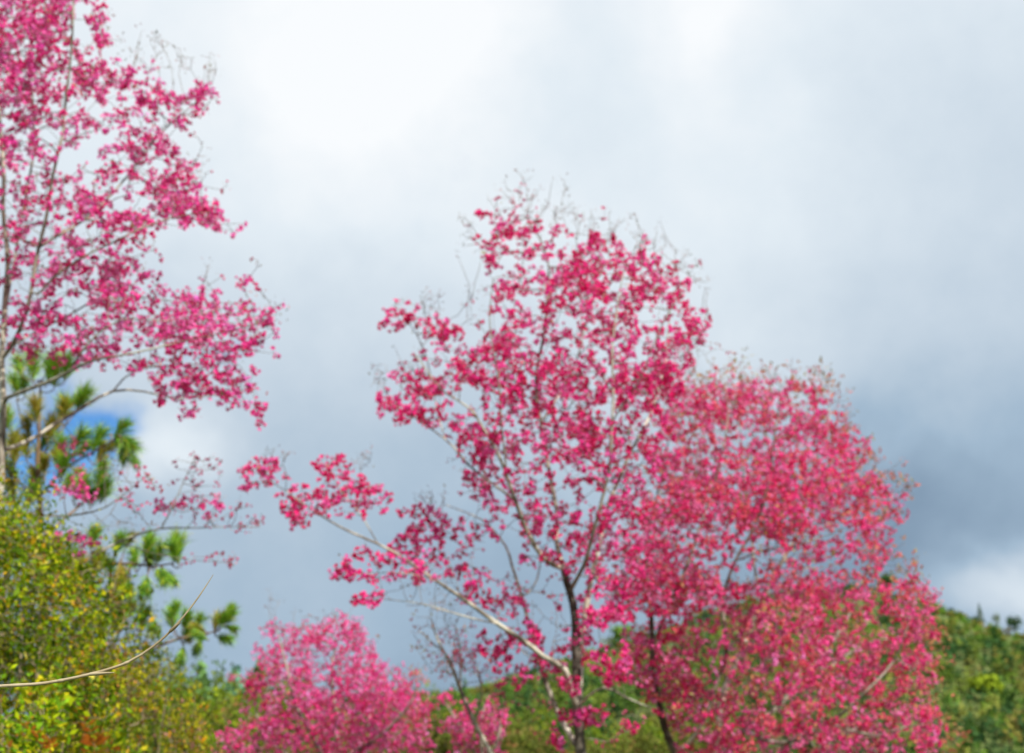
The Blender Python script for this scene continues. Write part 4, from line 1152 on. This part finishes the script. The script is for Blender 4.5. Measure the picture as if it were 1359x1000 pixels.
# mid-distance shrubs between the trees
def bush_proto(pal, label, group):
    root = empty('shrub', (0, 0, 0), label, 'shrub', group)
    mb = MB()
    for i in range(9):
        a = random.uniform(0, 6.28); e = random.uniform(.2, .8)
        mb.tube(np.array([[0, 0, -.1], [e * .4 * math.cos(a), e * .4 * math.sin(a), .7], [e * math.cos(a), e * math.sin(a), 1.5]]), [.03, .02, .006], 5)
    mb.build('stems', STEM, root)
    mb = MB()
    clump_crown(mb, np.array([0, 0, 1.05]), 1.15, 1.0, 1500, .13, pal, 11, False, .2)
    # loose sprays that break the outline
    for i in range(16):
        a = random.uniform(0, 6.28)
        q = np.array([math.cos(a) * .75, math.sin(a) * .75, 1.2 + random.random() * .4])
        n = 26
        t = rng.random(n)
        d = unit(np.array([math.cos(a) * .5, math.sin(a) * .5, 1.]))
        p = q + d * (t * .75)[:, None] + rng.normal(size=(n, 3)) * .05
        dd = unit(rand_dirs(n) + d)
        mb.blades(p, dd, side_of(dd), .12, .055, colmix(pal, n, .2), .5)
    mb.build('foliage', LEAF, root)
    return root


def place(proto, first, x, y, z, s, rz, label=None, group=None):
    r = proto
    if not first:
        r = proto.copy(); S.collection.objects.link(r)
        for ch in proto.children:
            c = ch.copy(); S.collection.objects.link(c); c.parent = r
    r.location = (x, y, z); r.scale = (s, s, s * random.uniform(.9, 1.15)); r.rotation_euler = (0, 0, rz)
    if label: r['label'] = label
    if group: r['group'] = group


M_Y = [(112, 130, 30, 3), (134, 142, 32, 2), (92, 114, 30, 3)]
M_G = [(78, 110, 36, 3), (94, 124, 36, 2), (62, 92, 34, 2)]
M_O = [(112, 112, 44, 3), (92, 102, 40, 3), (150, 104, 66, 1.4)]
kinds = [(M_Y, 'yellow green shrub on the flat ground behind the cherries', 'yellow green shrubs in the middle distance'),
         (M_G, 'green shrub on the flat ground behind the cherries', 'green shrubs in the middle distance'),
         (M_O, 'olive and rusty shrub on the flat ground behind the cherries', 'olive shrubs in the middle distance')]
spots = {0: [(300, 22, 915), (262, 26, 918), (340, 30, 925), (690, 34, 945), (810, 40, 925), (860, 30, 960), (560, 36, 938), (250, 18, 945)],
         1: [(325, 38, 905), (275, 34, 905), (600, 44, 925), (640, 50, 918), (740, 46, 930), (900, 40, 935), (950, 34, 950), (410, 40, 915), (1000, 45, 935), (520, 42, 920)],
         2: [(285, 19, 950), (235, 21, 935), (670, 26, 950), (720, 24, 970), (850, 24, 985), (790, 22, 985), (590, 27, 955), (335, 20, 965), (930, 27, 975), (640, 38, 935)]}
for k, (pal, lab, grp) in enumerate(kinds):
    pr = bush_proto(pal, lab, grp)
    for i, (px, Y, py) in enumerate(spots[k]):
        p = at(px, 960, Y)
        h = at(px, py, Y)[2]
        src = pr
        place(src, i == 0, p[0], p[1], ground_z(p[0], p[1]), h / 2.05, random.uniform(0, 6.28), lab, grp)
